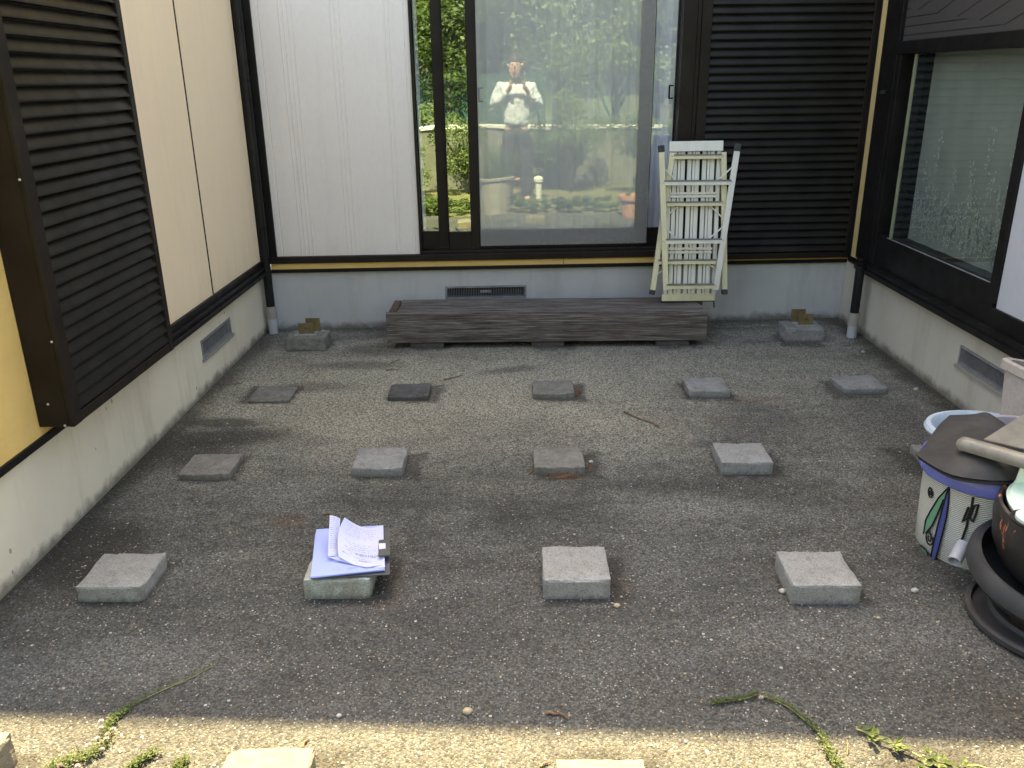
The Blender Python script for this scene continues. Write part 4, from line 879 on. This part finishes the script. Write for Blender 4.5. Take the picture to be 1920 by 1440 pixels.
# beige rectangular planter, tilted, standing in the basin
rp = bmesh.new(); M_bei = worn('beige_terrazzo', (.44, .39, .35), (.36, .31, .28), 60, .6, .5, 120, .001)
def rrect(w_, h_, r, z, n=6):
    out = []
    for cx, cy, a0 in ((w_-r, h_-r, 0), (-w_+r, h_-r, 90), (-w_+r, -h_+r, 180), (w_-r, -h_+r, 270)):
        for k in range(n+1): t = R_(a0+90*k/n); out.append(Vector((cx+r*math.cos(t), cy+r*math.sin(t), z)))
    return out
MM = Matrix.Translation((1.955, 2.90, .205)) @ Matrix.Rotation(R_(12), 4, 'Y') @ Matrix.Rotation(R_(8), 4, 'Z')
rings = [rrect(.095, .14, .03, 0), rrect(.125, .185, .035, .20), rrect(.140, .20, .04, .205), rrect(.143, .203, .04, .235), rrect(.135, .195, .038, .243), rrect(.118, .178, .03, .240), rrect(.114, .174, .03, .20), rrect(.085, .13, .025, .02)]
vr = [[rp.verts.new(MM @ p) for p in r_] for r_ in rings]
for i in range(len(vr)-1):
    for k in range(len(vr[0])): rp.faces.new((vr[i][k], vr[i][(k+1) % len(vr[0])], vr[i+1][(k+1) % len(vr[0])], vr[i+1][k]))
rp.faces.new(vr[0]); rp.faces.new(vr[-1])
o = obj('rectangular_planter', rp, M_bei, None, smooth='auto', loc=(1.955, 2.90, .205)); setp(o, 'beige rectangular planter tilted in front of the right vent', 'planter')
# terracotta pot at the right frame edge
M_terra = worn('terracotta', (.52, .26, .18), (.42, .20, .14), 8, .75, .4, 120, .001)
c = Vector((1.315, 1.62, 0)); tp = thing('terracotta_pot', c, 'terracotta pot at the right edge on the sunlit strip', 'plant pot')
bm = bmesh.new(); lathe(bm, [(.075, 0), (.088, .15), (.107, .152), (.110, .185), (.098, .187), (.092, .16), (0, .15)], c, 60); obj('body', bm, M_terra, tp, smooth='auto')

# ================================================================== LOOSE THINGS ON THE PATIO
def pebble(px, py, r, col, lab):
    p = spot(px, py, 0); bm = bmesh.new(); bmesh.ops.create_icosphere(bm, subdivisions=3, radius=1)
    for v in bm.verts: v.co = Vector((v.co.x*r, v.co.y*r*.85, v.co.z*r*.7))*(1+.18*noise.noise(v.co*1.7+Vector((px, 0, 0)))); v.co += p+Vector((0, 0, r*.5))
    o = obj('pebble', bm, col, None, smooth=True, loc=p); setp(o, lab, 'pebble', 'loose pebbles on the patio')
M_peb = worn('white_quartz', (.42, .42, .39), (.30, .30, .28), 80, .5); M_peb2 = worn('tan_pebble', (.42, .34, .22), (.32, .26, .18), 80, .6)
pebble(1467, 1111, .011, M_peb, 'white pebble against the left side of the block nearest the pots')
pebble(1157, 1138, .010, M_peb2, 'tan pebble in front of the block right of the clipboard')
pebble(1715, 1110, .011, M_peb, 'flat white chip on the dark patio below the ribbed pot')
pebble(1647, 1160, .006, M_peb2, 'small tan pebble near the front of the dark patio')
pebble(877, 1337, .012, M_peb2, 'triangular pale chip on the shadow line')
pebble(636, 1344, .007, M_peb, 'pale chip on the shadow line below the clipboard')
pebble(511, 1414, .008, M_twig, 'brown snail shell like pebble on the sunlit block')
pebble(1108, 868, .010, M_peb, 'white pebble at the right side of the block with leaf litter')
pebble(1618, 661, .010, M_peb, 'white pebble near the right bracket footing')
pebble(1717, 732, .012, M_peb, 'white pebble by the right wall')
# loose grit: nobody could count it
rng = random.Random(21); bm = bmesh.new()
for i in range(2600):
    x, y = rng.uniform(-1.5, 2.0), rng.uniform(1.35, 5.0) if rng.random() < .55 else rng.uniform(1.35, 2.6); r = rng.uniform(.0012, .0030) if rng.random() < .93 else rng.uniform(.003, .0048)
    t = bmesh.ops.create_icosphere(bm, subdivisions=0 if False else 1, radius=r); k = Vector((rng.uniform(.8, 1.4), rng.uniform(.7, 1.2), rng.uniform(.5, .9))); mi = rng.choice((0, 0, 1, 1, 2, 3))
    for v in t['verts']: v.co = Vector((v.co.x*k.x+x, v.co.y*k.y+y, v.co.z*k.z+r*.3))
    for f in set(f for v in t['verts'] for f in v.link_faces): f.material_index = mi; f.smooth = True
o = obj('grit', bm, [M_peb, M_peb2, worn('grey_grit', (.20, .20, .19), (.13, .13, .12), 50, .8), worn('brown_grit', (.25, .15, .09), (.16, .10, .06), 50, .8)]); setp(o, kind='stuff')

def twig(path, r, lab, forks=()):
    pts = [spot(px, py, .004) for px, py in path]; fine = []
    for a, b in zip(pts, pts[1:]):
        for k in range(4): q = a.lerp(b, k/4); fine.append(q+Vector((rng.uniform(-1, 1), rng.uniform(-1, 1), rng.uniform(0, 1)))*r*.7)
    fine.append(pts[-1]); bm = bmesh.new(); tube(bm, fine, [r*(1-.5*i/len(fine)) for i in range(len(fine))], 7)
    for f in forks: tube(bm, [spot(px, py, .005) for px, py in f], r*.45, 6)
    o = obj('twig', bm, M_twig, None, smooth='auto', loc=pts[0]); setp(o, lab, 'twig', 'dry twigs on the patio')
twig([(1170, 772), (1202, 786), (1225, 794), (1238, 803)], .004, 'long curved brown twig right of the third row block with litter', [[(1225, 794), (1236, 798)]])
twig([(1024, 1338), (1042, 1338), (1054, 1338)], .0042, 'short brown twig with a side shoot on the shadow line', [[(1050, 1338), (1058, 1342), (1065, 1347)]])
twig([(832, 712), (850, 708), (868, 703)], .0035, 'thin dark twig in front of the bench')
twig([(733, 680), (742, 677), (751, 674)], .003, 'thin twig before the left end of the bench')
twig([(725, 695), (738, 692), (750, 692)], .003, 'second thin twig before the left end of the bench, a little nearer')
twig([(425, 722), (440, 720), (455, 718)], .003, 'thin twig near the left vent')
twig([(567, 1402), (573, 1390), (580, 1385)], .003, 'small bent brown stalk behind the sunlit block')
twig([(1012, 1438), (1022, 1430), (1032, 1428)], .003, 'bent dry stalk left of the central sunlit block')
twig([(607, 965), (615, 962), (622, 966)], .004, 'dark dry twig end behind the folded sheet')
# leaf litter clusters
def litter(cx, cy, rx, ry, n, lab, seed):
    r = random.Random(seed); bm = bmesh.new()
    for i in range(n):
        p = spot(cx+r.gauss(0, rx*.5), cy+r.gauss(0, ry*.5), 0); a = r.uniform(0, 6.28); L_ = r.uniform(.005, .014); w_ = r.uniform(.0015, .004)
        d = Vector((math.cos(a), math.sin(a), r.uniform(-.2, .5))); q = Vector((-math.sin(a), math.cos(a), r.uniform(-.3, .3))); z = Vector((0, 0, .003+r.random()*.007))
        bm.faces.new([bm.verts.new(p+z+x) for x in (-d*L_*.5, q*w_*.5, d*L_*.5, -q*w_*.5)])
    o = obj('leaf_litter', bm, M_litter, None, loc=spot(cx, cy, 0)); setp(o, lab, 'leaf litter'); o['kind'] = 'stuff'
litter(1060, 895, 34, 6, 420, 'brown dry litter in front of the second row block', 1); litter(1084, 738, 8, 11, 150, 'brown litter beside the third row block', 2)
litter(1108, 875, 5, 12, 80, 'litter right of block', 3); litter(996, 884, 4, 8, 30, 'litter left of block', 4); litter(1700, 690, 22, 16, 130, 'debris along the right wall', 12); litter(1760, 735, 18, 14, 90, 'debris along the right wall', 13); litter(400, 720, 14, 12, 120, 'debris below the left vent', 14); litter(310, 800, 12, 14, 90, 'debris along the left wall', 15); litter(660, 617, 60, 2, 60, 'debris along the rear wall', 16); litter(1560, 602, 30, 4, 110, 'debris along the rear foundation', 5); litter(1660, 665, 20, 16, 60, 'debris by the right wall', 6); litter(1005, 746, 5, 6, 30, 'litter left of third row block', 7)

# creeping weeds
def spline(path, n, z=.004):
    P = [spot(px, py, z) for px, py in path]; out = []
    for i in range(len(P)-1):
        g = lambda k: P[max(0, min(len(P)-1, k))]
        for k in range(n):
            t = k/n; p0, p1, p2, p3 = g(i-1), g(i), g(i+1), g(i+2); out.append(.5*((2*p1)+(p2-p0)*t+(2*p0-5*p1+4*p2-p3)*t*t+(-p0+3*p1-3*p2+p3)*t**3))
    out.append(P[-1]); return out
def leafq(bm, base, d, L_, w_, up):
    d = d.normalized(); s_ = d.cross(Vector((0, 0, 1))); s_ = s_.normalized() if s_.length > 1e-3 else Vector((1, 0, 0)); n = s_.cross(d).normalized()
    a = base; b = base+d*L_*.5+n*L_*up; c_ = base+d*L_; v = [bm.verts.new(x) for x in (a, b+s_*w_*.5, c_+n*L_*up*.4, b-s_*w_*.5)]; m_ = bm.verts.new(base+d*L_*.5-n*L_*.06)
    for i in range(4): bm.faces.new((v[i], v[(i+1) % 4], m_))
def weed(name, path, width, dens, ls, lab, mat, seed, flowers=(), stemr=.0012):
    r = random.Random(seed); pts = spline(path, 14); root = thing(name, pts[0], lab, 'weed', 'weeds creeping over the patio')
    bm = bmesh.new(); tube(bm, pts, stemr, 6)
    for k in range(3): off = [p+Vector((r.uniform(-1, 1), r.uniform(-1, 1), .3))*width[0]*.6 for p in pts[::5]]; tube(bm, off, stemr*.7, 5)
    obj('stem', bm, M_stem, root, smooth=True)
    bm = bmesh.new(); n = len(pts)
    for i, p in enumerate(pts[:-1]):
        t = i/n; wd = width[0]*(1-t)+width[1]*t; cnt = dens[0]*(1-t)+dens[1]*t; cnt = int(cnt)+(1 if r.random() < cnt % 1 else 0)
        for k in range(cnt):
            q = p.lerp(pts[i+1], r.random())+Vector((r.gauss(0, wd), r.gauss(0, wd), r.uniform(0, .008+wd*.4))); a = r.uniform(0, 6.28)
            leafq(bm, q, Vector((math.cos(a), math.sin(a), r.uniform(-.1, .6))), ls*r.uniform(.6, 1.3), ls*r.uniform(.45, .7), r.uniform(.05, .2))
    obj('leaves', bm, mat, root)
    for px, py in flowers:
        c = spot(px, py, .012); bm = bmesh.new()
        for k in range(70):
            v = Vector((r.gauss(0, 1), r.gauss(0, 1), abs(r.gauss(0, 1)))).normalized(); leafq(bm, c+v*.0015, v, .0058, .0024, .1)
        obj('flower', bm, M_flower, root)
weed('creeping_weed', [(398, 1249), (355, 1272), (305, 1294), (262, 1315), (238, 1330)], (.0015, .0045), (2, 6), .0055, 'thin dark green creeping weed in the shade left of centre', M_moss, 1)
weed('creeping_weed', [(238, 1332), (218, 1345), (206, 1362), (200, 1382), (190, 1402), (165, 1418), (130, 1430), (95, 1440)], (.005, .012), (8, 13), .0075, 'dense bright clover patch with pinkish flowers in the bottom left corner', M_leafw, 2,
     ((190, 1353), (189, 1366), (183, 1385), (191, 1393), (192, 1406), (212, 1368), (202, 1378), (200, 1386), (120, 1412), (146, 1437), (112, 1436), (166, 1398)))
weed('creeping_weed', [(292, 1410), (275, 1422), (255, 1434), (245, 1442)], (.005, .006), (5, 8), .010, 'short sunlit weed sprig right of the clover', M_leafw, 3)
weed('creeping_weed', [(348, 1428), (340, 1434), (332, 1442)], (.006, .008), (7, 8), .008, 'tiny weed tuft at the bottom edge', M_leafw, 13)
weed('creeping_weed', [(1335, 1320), (1360, 1315), (1392, 1311), (1420, 1302)], (.003, .005), (5, 6), .007, 'dark green weed tuft in the shade right of centre', M_moss, 4, ((1427, 1309),))
weed('creeping_weed', [(1424, 1303), (1450, 1312), (1478, 1326), (1502, 1345), (1530, 1368), (1548, 1395), (1560, 1420), (1575, 1442)], (.002, .008), (1.2, 7), .0085, 'long thin stemmed weed crossing the shadow line on the right', M_leafw, 5, (), .0017)
def runner(path, nodes, ls, lab, seed):
    r = random.Random(seed); pts = spline(path, 10, .010); root = thing('runner_weed', pts[0], lab, 'weed', 'weeds creeping over the patio')
    bm = bmesh.new(); tube(bm, pts, .0021, 8); obj('stem', bm, M_stem, root, smooth=True); bm = bmesh.new()
    for nx, ny, cnt in nodes:
        c = spot(nx, ny, .013)
        for k in range(cnt):
            a = r.uniform(0, 6.28); leafq(bm, c+Vector((math.cos(a), math.sin(a), 0))*.003, Vector((math.cos(a), math.sin(a), r.uniform(.05, .5))), ls*r.uniform(.7, 1.25), ls*r.uniform(.5, .7), r.uniform(.06, .18))
    obj('leaves', bm, M_leafw, root)
runner([(1605, 1367), (1625, 1374), (1650, 1388), (1675, 1397), (1700, 1406), (1735, 1424), (1765, 1440), (1800, 1450)], ((1613, 1368, 3), (1632, 1376, 5), (1640, 1384, 4), (1677, 1395, 7), (1690, 1402, 5), (1745, 1417, 6), (1758, 1430, 9), (1735, 1436, 6), (1770, 1432, 5)), .022, 'bright green runner with rounded leaves in the bottom right corner', 3)
runner([(1812, 1436), (1835, 1436), (1860, 1445)], ((1803, 1437, 4), (1814, 1434, 4)), .018, 'second small green sprig beside the bottom right runner', 9)
twig([(1588, 1388), (1590, 1400), (1589, 1415)], .0016, 'thin pale dry stalk beside the green runner')

# ================================================================== GARDEN BEHIND THE CAMERA (seen mirrored in the glass)
def foliage(bm, rng, cx, cy, cz, rx, ry, rz, n, ls, clumps=14):
    cl = []
    for i in range(clumps):
        v = Vector((rng.gauss(0, 1), rng.gauss(0, 1), rng.gauss(0, 1))).normalized()*rng.uniform(.35, 1.0); cl.append((Vector((cx+v.x*rx, cy+v.y*ry, cz+v.z*rz)), rng.uniform(.22, .42)*min(rx, rz)))
    for i in range(n):
        c_, r_ = cl[rng.randrange(clumps)]; v = Vector((rng.gauss(0, 1), rng.gauss(0, 1), rng.gauss(0, 1))).normalized()*r_*rng.uniform(.5, 1.1); p = c_+v
        if p.z < .02: continue
        a = rng.uniform(0, 6.28); d = Vector((math.cos(a), math.sin(a), rng.uniform(-.6, .5))).normalized(); s_ = Vector((rng.gauss(0, 1), rng.gauss(0, 1), rng.gauss(0, 1))).cross(d).normalized(); L_ = ls*rng.uniform(.7, 1.3)
        v_ = [bm.verts.new(x) for x in (p, p+d*L_*.5+s_*L_*.28, p+d*L_, p+d*L_*.5-s_*L_*.28)]; bm.faces.new(v_)
    return cl
LM = [leafmat('foliage_mid', (.055, .09, .03), (.10, .145, .05), .3), leafmat('foliage_light', (.11, .16, .055), (.18, .24, .09), .35), leafmat('foliage_dark', (.03, .05, .025), (.05, .08, .035), .3)]
M_bark = worn('bark', (.10, .075, .055), (.06, .045, .035), 20, .9, 1, 60, .004)
def tree(x, y, h, rx, rz, n, mi, lab, ls=.09, seed=0, name='garden_tree', cat='tree'):
    r = random.Random(seed); root = thing(name, (x, y, 0), lab, cat, 'trees and shrubs behind the photographer')
    bm = bmesh.new(); tube(bm, [(x, y, -.05), (x+.05, y, h*.35), (x-.03, y+.04, h*.7), (x, y, h)], [.07*h/3, .055*h/3, .035*h/3, .01], 10)
    bm2 = bmesh.new(); cl = foliage(bm2, r, x, y, h, rx, rx*.8, rz, n, ls)
    for c_, r_ in cl[:9]: q = Vector((x, y, h*r.uniform(.3, .7))); tube(bm, [q, q.lerp(c_, .5)+Vector((0, 0, .08)), c_], [.022, .014, .006], 6)
    obj('trunk', bm, M_bark, root, smooth=True); obj('crown', bm2, LM[mi], root)
tree(-1.9, -3.2, 2.6, 1.1, 1.2, 7000, 1, 'light green tree left behind the photographer', seed=1); tree(-.4, -4.2, 2.9, 1.2, 1.4, 7000, 0, 'broad tree behind the garden wall in the middle', seed=2)
tree(1.5, -2.8, 2.3, 1.1, 1.2, 8000, 1, 'bright leafy tree right behind the photographer', .07, 3); tree(3.2, -3.4, 2.6, 1.2, 1.4, 7000, 0, 'green tree at the right garden corner', seed=4)
tree(-3.8, -3.4, 2.7, 1.3, 1.5, 6000, 2, 'dark tree at the left garden corner', seed=5); tree(.7, -5.6, 3.6, 1.9, 1.8, 8000, 2, 'tall dark tree farthest back', .12, 6); tree(-2.6, -6.0, 3.8, 2.0, 2.0, 8000, 2, 'tall dark evergreen far left', .12, 7); tree(4.2, -5.8, 3.8, 2.0, 2.0, 7000, 2, 'tall dark evergreen far right', .12, 8)
tree(1.75, -1.2, .75, .55, .5, 5200, 1, 'bushy shrub with pale leaves right of the photographer', .04, 9, 'garden_shrub', 'shrub'); tree(.75, -1.5, .8, .5, .55, 4600, 1, 'leafy shrub just right of the photographer', .04, 10, 'garden_shrub', 'shrub')
tree(-1.5, -1.3, .65, .45, .5, 4600, 1, 'grassy light shrub left of the photographer', .04, 11, 'garden_shrub', 'shrub'); tree(2.9, -1.3, .8, .6, .6, 4600, 0, 'rounded green shrub far right', .045, 12, 'garden_shrub', 'shrub'); tree(-.75, -1.6, .6, .45, .5, 4600, 1, 'loose light shrub behind the grey grass pot', .04, 31, 'garden_shrub', 'shrub'); tree(.25, -1.9, .6, .45, .5, 4000, 0, 'green shrub directly behind the photographer', .04, 32, 'garden_shrub', 'shrub'); tree(-2.7, -1.5, .8, .6, .6, 4600, 0, 'rounded green shrub far left', .045, 13, 'garden_shrub', 'shrub')
M_gw = worn('mossy_block_wall', (.17, .17, .14), (.11, .12, .09), 4, .85)
gw = thing('garden_wall', (0, -2.2, 0), 'pale concrete block wall closing the garden', 'wall')
obj('wall_body', B(-7, 8, -2.3, -2.15, -.05, .80), M_gw, gw); obj('wall_coping', B(-7, 8, -2.33, -2.12, .801, .86), worn('white_coping', (.62, .61, .57), (.55, .54, .50), 6, .8), gw, bevel=.01)
nf = thing('net_fence', (-2.5, -2.5, 0), 'teal netting fence standing behind the garden wall', 'fence')
for i in range(9):
    x = -6.5+i*1.1; bm = bmesh.new(); tube(bm, [(x, -2.5, 0), (x, -2.5, 1.62)], .014, 8); obj('fence_post', bm, M_bark, nf, smooth=True)
bm = bmesh.new(); bm.faces.new([bm.verts.new(p) for p in ((-6.5, -2.49, .3), (2.3, -2.49, .3), (2.3, -2.49, 1.6), (-6.5, -2.49, 1.6))]); obj('netting', bm, mesh_fabric('teal_net', (.05, .13, .11), .5), nf)
for i_, (x_, y_) in enumerate(((-5.0, -4.6), (-3.2, -4.9), (-1.4, -5.2), (0.4, -3.9), (2.4, -4.7), (5.6, -4.8), (-.9, -3.0), (2.6, -2.7))):
    tree(x_, y_, 1.9+.3*(i_ % 3), 1.2, 1.5, 6500, (2, 0, 2, 1, 2, 0, 0, 1)[i_], ['dark shrub at the far left end of the hedge', 'green hedge tree second from the left', 'dark hedge tree behind the light green tree', 'light tree before the tall dark tree', 'dark hedge tree right of the middle', 'green hedge tree at the far right end', 'low green tree close behind the netting', 'light low tree close behind the wall on the right'][i_], .09, 40+i_)
# big grey pot with ornamental grass, small pots, garden ornament
c = Vector((-.27, .42, -.03)); gp = thing('garden_pot', c, 'large grey round pot with grass beside the photographer', 'plant pot')
bm = bmesh.new(); lathe(bm, [(.135, 0), (.15, 0), (.195, .40), (.215, .41), (.218, .44), (.20, .445), (.185, .40), (0, .39)], c, 48); obj('body', bm, worn('warm_grey_pot', (.34, .31, .27), (.28, .255, .22), 5, .7), gp, smooth='auto')
r = random.Random(5); bm = bmesh.new()
for i in range(420):
    a = r.uniform(0, 6.28); q = c+Vector((math.cos(a)*r.uniform(0, .16), math.sin(a)*r.uniform(0, .16), .39)); h = r.uniform(.15, .5); lean = Vector((math.cos(a), math.sin(a), 0))*r.uniform(0, .22); w_ = Vector((-math.sin(a), math.cos(a), 0))*.0022
    m1 = q+lean*.35+Vector((0, 0, h*.6)); e_ = q+lean+Vector((0, 0, h)); v = [bm.verts.new(x) for x in (q-w_, q+w_, m1+w_, m1-w_, e_)]; bm.faces.new(v[:4]); bm.faces.new((v[3], v[2], v[4]))
obj('grass', bm, LM[0], gp)
c = Vector((1.28, .98, -.03)); gp = thing('garden_pot', c, 'terracotta pot with a low plant out on the garden edge', 'plant pot')
bm = bmesh.new(); lathe(bm, [(.10, 0), (.115, 0), (.14, .23), (.165, .232), (.168, .28), (.15, .282), (.14, .25), (0, .24)], c, 48); obj('body', bm, M_terra, gp, smooth='auto'); bm = bmesh.new(); foliage(bm, r, c.x, c.y, .27, .10, .10, .05, 350, .025, 8); obj('plant', bm, LM[1], gp)
c = Vector((.24, -.35, -.03)); go = thing('garden_lamp', c, 'small white solar garden lamp on a post', 'garden lamp')
bm = bmesh.new(); tube(bm, [c, c+Vector((0, 0, .26))], [.03, .04], 14); obj('post', bm, worn('white_plastic', (.7, .7, .68), (.6, .6, .58), 5, .4), go, smooth='auto'); bm = bmesh.new(); lathe(bm, [(.02, .26), (.055, .28), (.06, .32), (.035, .35), (0, .36)], c, 24); obj('lamp_head', bm, worn('frosted_head', (.66, .7, .66), (.6, .62, .6), 5, .3), go, smooth='auto')
c = Vector((-.02, -.50, -.03)); st_ = thing('brick_stool', c, 'small brown stool between the grey pot and the garden lamp', 'stool')
bm = bmesh.new(); box(bm, c.x-.14, c.x+.06, c.y-.1, c.y+.1, .26, .29); obj('seat', bm, M_terra, st_, bevel=.004)
for sx_ in (-.13, .045):
    for sy in (-.085, .085): bm = bmesh.new(); box(bm, c.x+sx_-.012, c.x+sx_+.012, c.y+sy-.012, c.y+sy+.012, -.03, .26); obj('leg', bm, M_bark, st_)
# low weeds along the patio edge
for i, (x, y, rx, n, mi) in enumerate(((-1.2, .45, .35, 4600, 1), (-.75, .30, .25, 1800, 1), (.12, .35, .22, 2000, 1), (.5, .40, .3, 1800, 0), (.95, .35, .3, 1800, 1), (1.7, .4, .35, 2200, 1), (2.4, .4, .4, 1800, 0), (-2.0, .4, .4, 2000, 0))):
    bm = bmesh.new(); foliage(bm, r, x, y, .06, rx, .22, .12, int(n*1.6), .030, 26); o = obj('low_weeds', bm, LM[mi], None, loc=(x, y, 0)); setp(o, ['clump of low weeds on the patio edge, far left of the photographer', 'clump of low weeds left of the grey grass pot', 'clump of low weeds in front of the photographer', 'clump of low weeds right of the photographer', 'clump of low weeds beside the garden terracotta pot', 'clump of low weeds right of the garden terracotta pot', 'clump of low weeds at the far right patio edge', 'clump of low weeds at the far left patio edge'][i], 'weeds', 'low weed clumps on the patio edge')

# ---- the photographer
def skin(name, verts, edges, radii, mat, parent, sub=2, root=0):
    me = bpy.data.meshes.new(name); P = origin(parent) if parent else Vector((0, 0, 0)); me.from_pydata([tuple(Vector(v)-P) for v in verts], edges, []); me.materials.append(mat)
    o = bpy.data.objects.new(name, me); C.objects.link(o); o.parent = parent
    md = o.modifiers.new('skin', 'SKIN'); md.use_smooth_shade = True
    sv = me.skin_vertices[0].data if me.skin_vertices else None
    if sv is None:
        bm = bmesh.new(); bm.from_mesh(me); bm.verts.layers.skin.verify(); bm.to_mesh(me); bm.free(); sv = me.skin_vertices[0].data
    for i, rr in enumerate(radii): sv[i].radius = (rr, rr) if not isinstance(rr, tuple) else rr; sv[i].use_root = (i == root)
    ss = o.modifiers.new('sub', 'SUBSURF'); ss.levels = sub; ss.render_levels = sub
    if name in ('shirt', 'trousers'):
        ss.levels = ss.render_levels = 4; tx = bpy.data.textures.new('folds', 'CLOUDS'); tx.noise_scale = .09; tx.noise_depth = 2
        dm = o.modifiers.new('folds', 'DISPLACE'); dm.texture = tx; dm.strength = .035; dm.mid_level = .5
    return o
M_skin = worn('skin', (.50, .30, .21), (.44, .26, .18), 6, .55); M_shirt = worn('white_blue_shirt', (.60, .64, .70), (.52, .56, .63), 7, .8, .5, 40, .004); M_trou = worn('charcoal_trousers', (.035, .035, .04), (.025, .025, .03), 7, .85)
px_, py_ = -.03, -.30
pr = thing('person', (px_, py_, -.03), 'person in pale shirt and dark trousers holding up a phone with both hands', 'person')
V3 = lambda x, y, z: (px_+x, py_+y, z-.03)
bv = [V3(0, 0, .97), V3(0, .0, 1.12), V3(0, 0, 1.30), V3(0, -.01, 1.45), V3(0, -.01, 1.53), V3(0, .01, 1.60), V3(0, .02, 1.68), V3(0, .01, 1.76),
      V3(-.19, -.01, 1.44), V3(-.29, .02, 1.20), V3(-.085, .20, 1.42), V3(.19, -.01, 1.44), V3(.30, .02, 1.20), V3(.14, .20, 1.42),
      V3(-.10, 0, .90), V3(-.12, .01, .52), V3(-.13, -.02, .10), V3(-.13, .12, .05), V3(.10, 0, .90), V3(.12, .01, .52), V3(.14, -.02, .10), V3(.14, .12, .05), V3(-.06, .245, 1.47), V3(.11, .245, 1.47)]
be = [(0, 1), (1, 2), (2, 3), (3, 4), (4, 5), (5, 6), (6, 7), (3, 8), (8, 9), (9, 10), (3, 11), (11, 12), (12, 13), (0, 14), (14, 15), (15, 16), (16, 17), (0, 18), (18, 19), (19, 20), (20, 21), (10, 22), (13, 23)]
br = [(.09, .07), (.11, .08), (.13, .09), (.11, .08), .055, .075, .085, .06, .065, .045, .030, .065, .045, .030, .065, .055, .045, .035, .065, .055, .045, .035, .032, .032]
skin('body', bv, be, br, M_skin, pr)
skin('shirt', [V3(0, 0, .93)]+bv[1:4]+[bv[8], bv[9], Vector(bv[9]).lerp(Vector(bv[10]), .85), bv[11], bv[12], Vector(bv[12]).lerp(Vector(bv[13]), .85), V3(0, -.01, 1.49)], [(0, 1), (1, 2), (2, 3), (3, 4), (4, 5), (5, 6), (3, 7), (7, 8), (8, 9), (3, 10)], [(.185, .135), (.18, .13), (.20, .14), (.17, .12), .09, .068, .048, .09, .068, .048, .07], M_shirt, pr)
skin('trousers', [V3(0, 0, .99), V3(0, 0, .93)]+[bv[14], bv[15], bv[16], bv[18], bv[19], bv[20]], [(0, 1), (1, 2), (2, 3), (3, 4), (1, 5), (5, 6), (6, 7)], [(.19, .14), (.185, .14), .125, .095, .085, .125, .095, .085], M_trou, pr)
bm = bmesh.new(); bmesh.ops.create_uvsphere(bm, u_segments=20, v_segments=14, radius=1)
bmesh.ops.delete(bm, geom=[v for v in bm.verts if v.co.y > .25 and v.co.z < .05], context='VERTS')
for v in bm.verts: v.co = Vector(V3(v.co.x*.088, -.012+v.co.y*.105, 1.715+v.co.z*.110))+noise.noise_vector(v.co*6)*.006
obj('hair', bm, worn('dark_hair', (.025, .02, .018), (.04, .03, .026), 20, .6), pr, smooth=True)
for s in (-1, 1):
    bm = bmesh.new(); bmesh.ops.create_uvsphere(bm, u_segments=10, v_segments=8, radius=.007); bm.transform(Matrix.Translation(V3(s*.03, .092, 1.70))); obj('eye', bm, M_void, pr, smooth=True)
    bm = bmesh.new(); bmesh.ops.create_uvsphere(bm, u_segments=10, v_segments=8, radius=.02); bm.transform(Matrix.Translation(V3(s*.087, .01, 1.69))); obj('ear', bm, M_skin, pr, smooth=True)
    x = V3(s*.133, .05, 0); skin('shoe', [V3(s*.135, -.03, .06), V3(s*.137, .06, .055), V3(s*.14, .16, .04)], [(0, 1), (1, 2)], [.05, .048, .035], M_rubber, pr)
skin('nose', [V3(0, .095, 1.70), V3(0, .118, 1.665)], [(0, 1)], [.010, .014], M_skin, pr)
skin('mouth', [V3(-.02, .097, 1.632), V3(.02, .097, 1.632)], [(0, 1)], [.006, .006], M_terra, pr)
for s, hx in ((-1, -.06), (1, .11)):
    for k in range(4):
        z0 = 1.455+k*.019; l = (.060, .068, .064, .052)[k]
        skin('finger', [V3(hx, .235, z0), V3(hx+s*.014, .27, z0+.004), V3(hx-s*.002, .27+l*.35, z0+.006), V3(hx-s*.022, .268+l*.3, z0+.006)], [(0, 1), (1, 2), (2, 3)], [.0095, .009, .0085, .0075], M_skin, pr, 1)
    skin('thumb', [V3(hx, .228, 1.47), V3(hx-s*.012, .238, 1.50), V3(hx-s*.028, .250, 1.525)], [(0, 1), (1, 2)], [.011, .010, .009], M_skin, pr, 1)
bm = bmesh.new(); a = V3(.025, .262, 1.53); box(bm, a[0]-.078, a[0]+.078, a[1]-.004, a[1]+.004, a[2]-.037, a[2]+.037); o = obj('phone', bm, M_rubber, None, bevel=.003, loc=a); setp(o, 'dark phone held sideways in the photographer\'s hands', 'phone')

for o in bpy.data.objects:
    if o.name.split('.')[0] == 'print': o['kind'] = 'stuff'
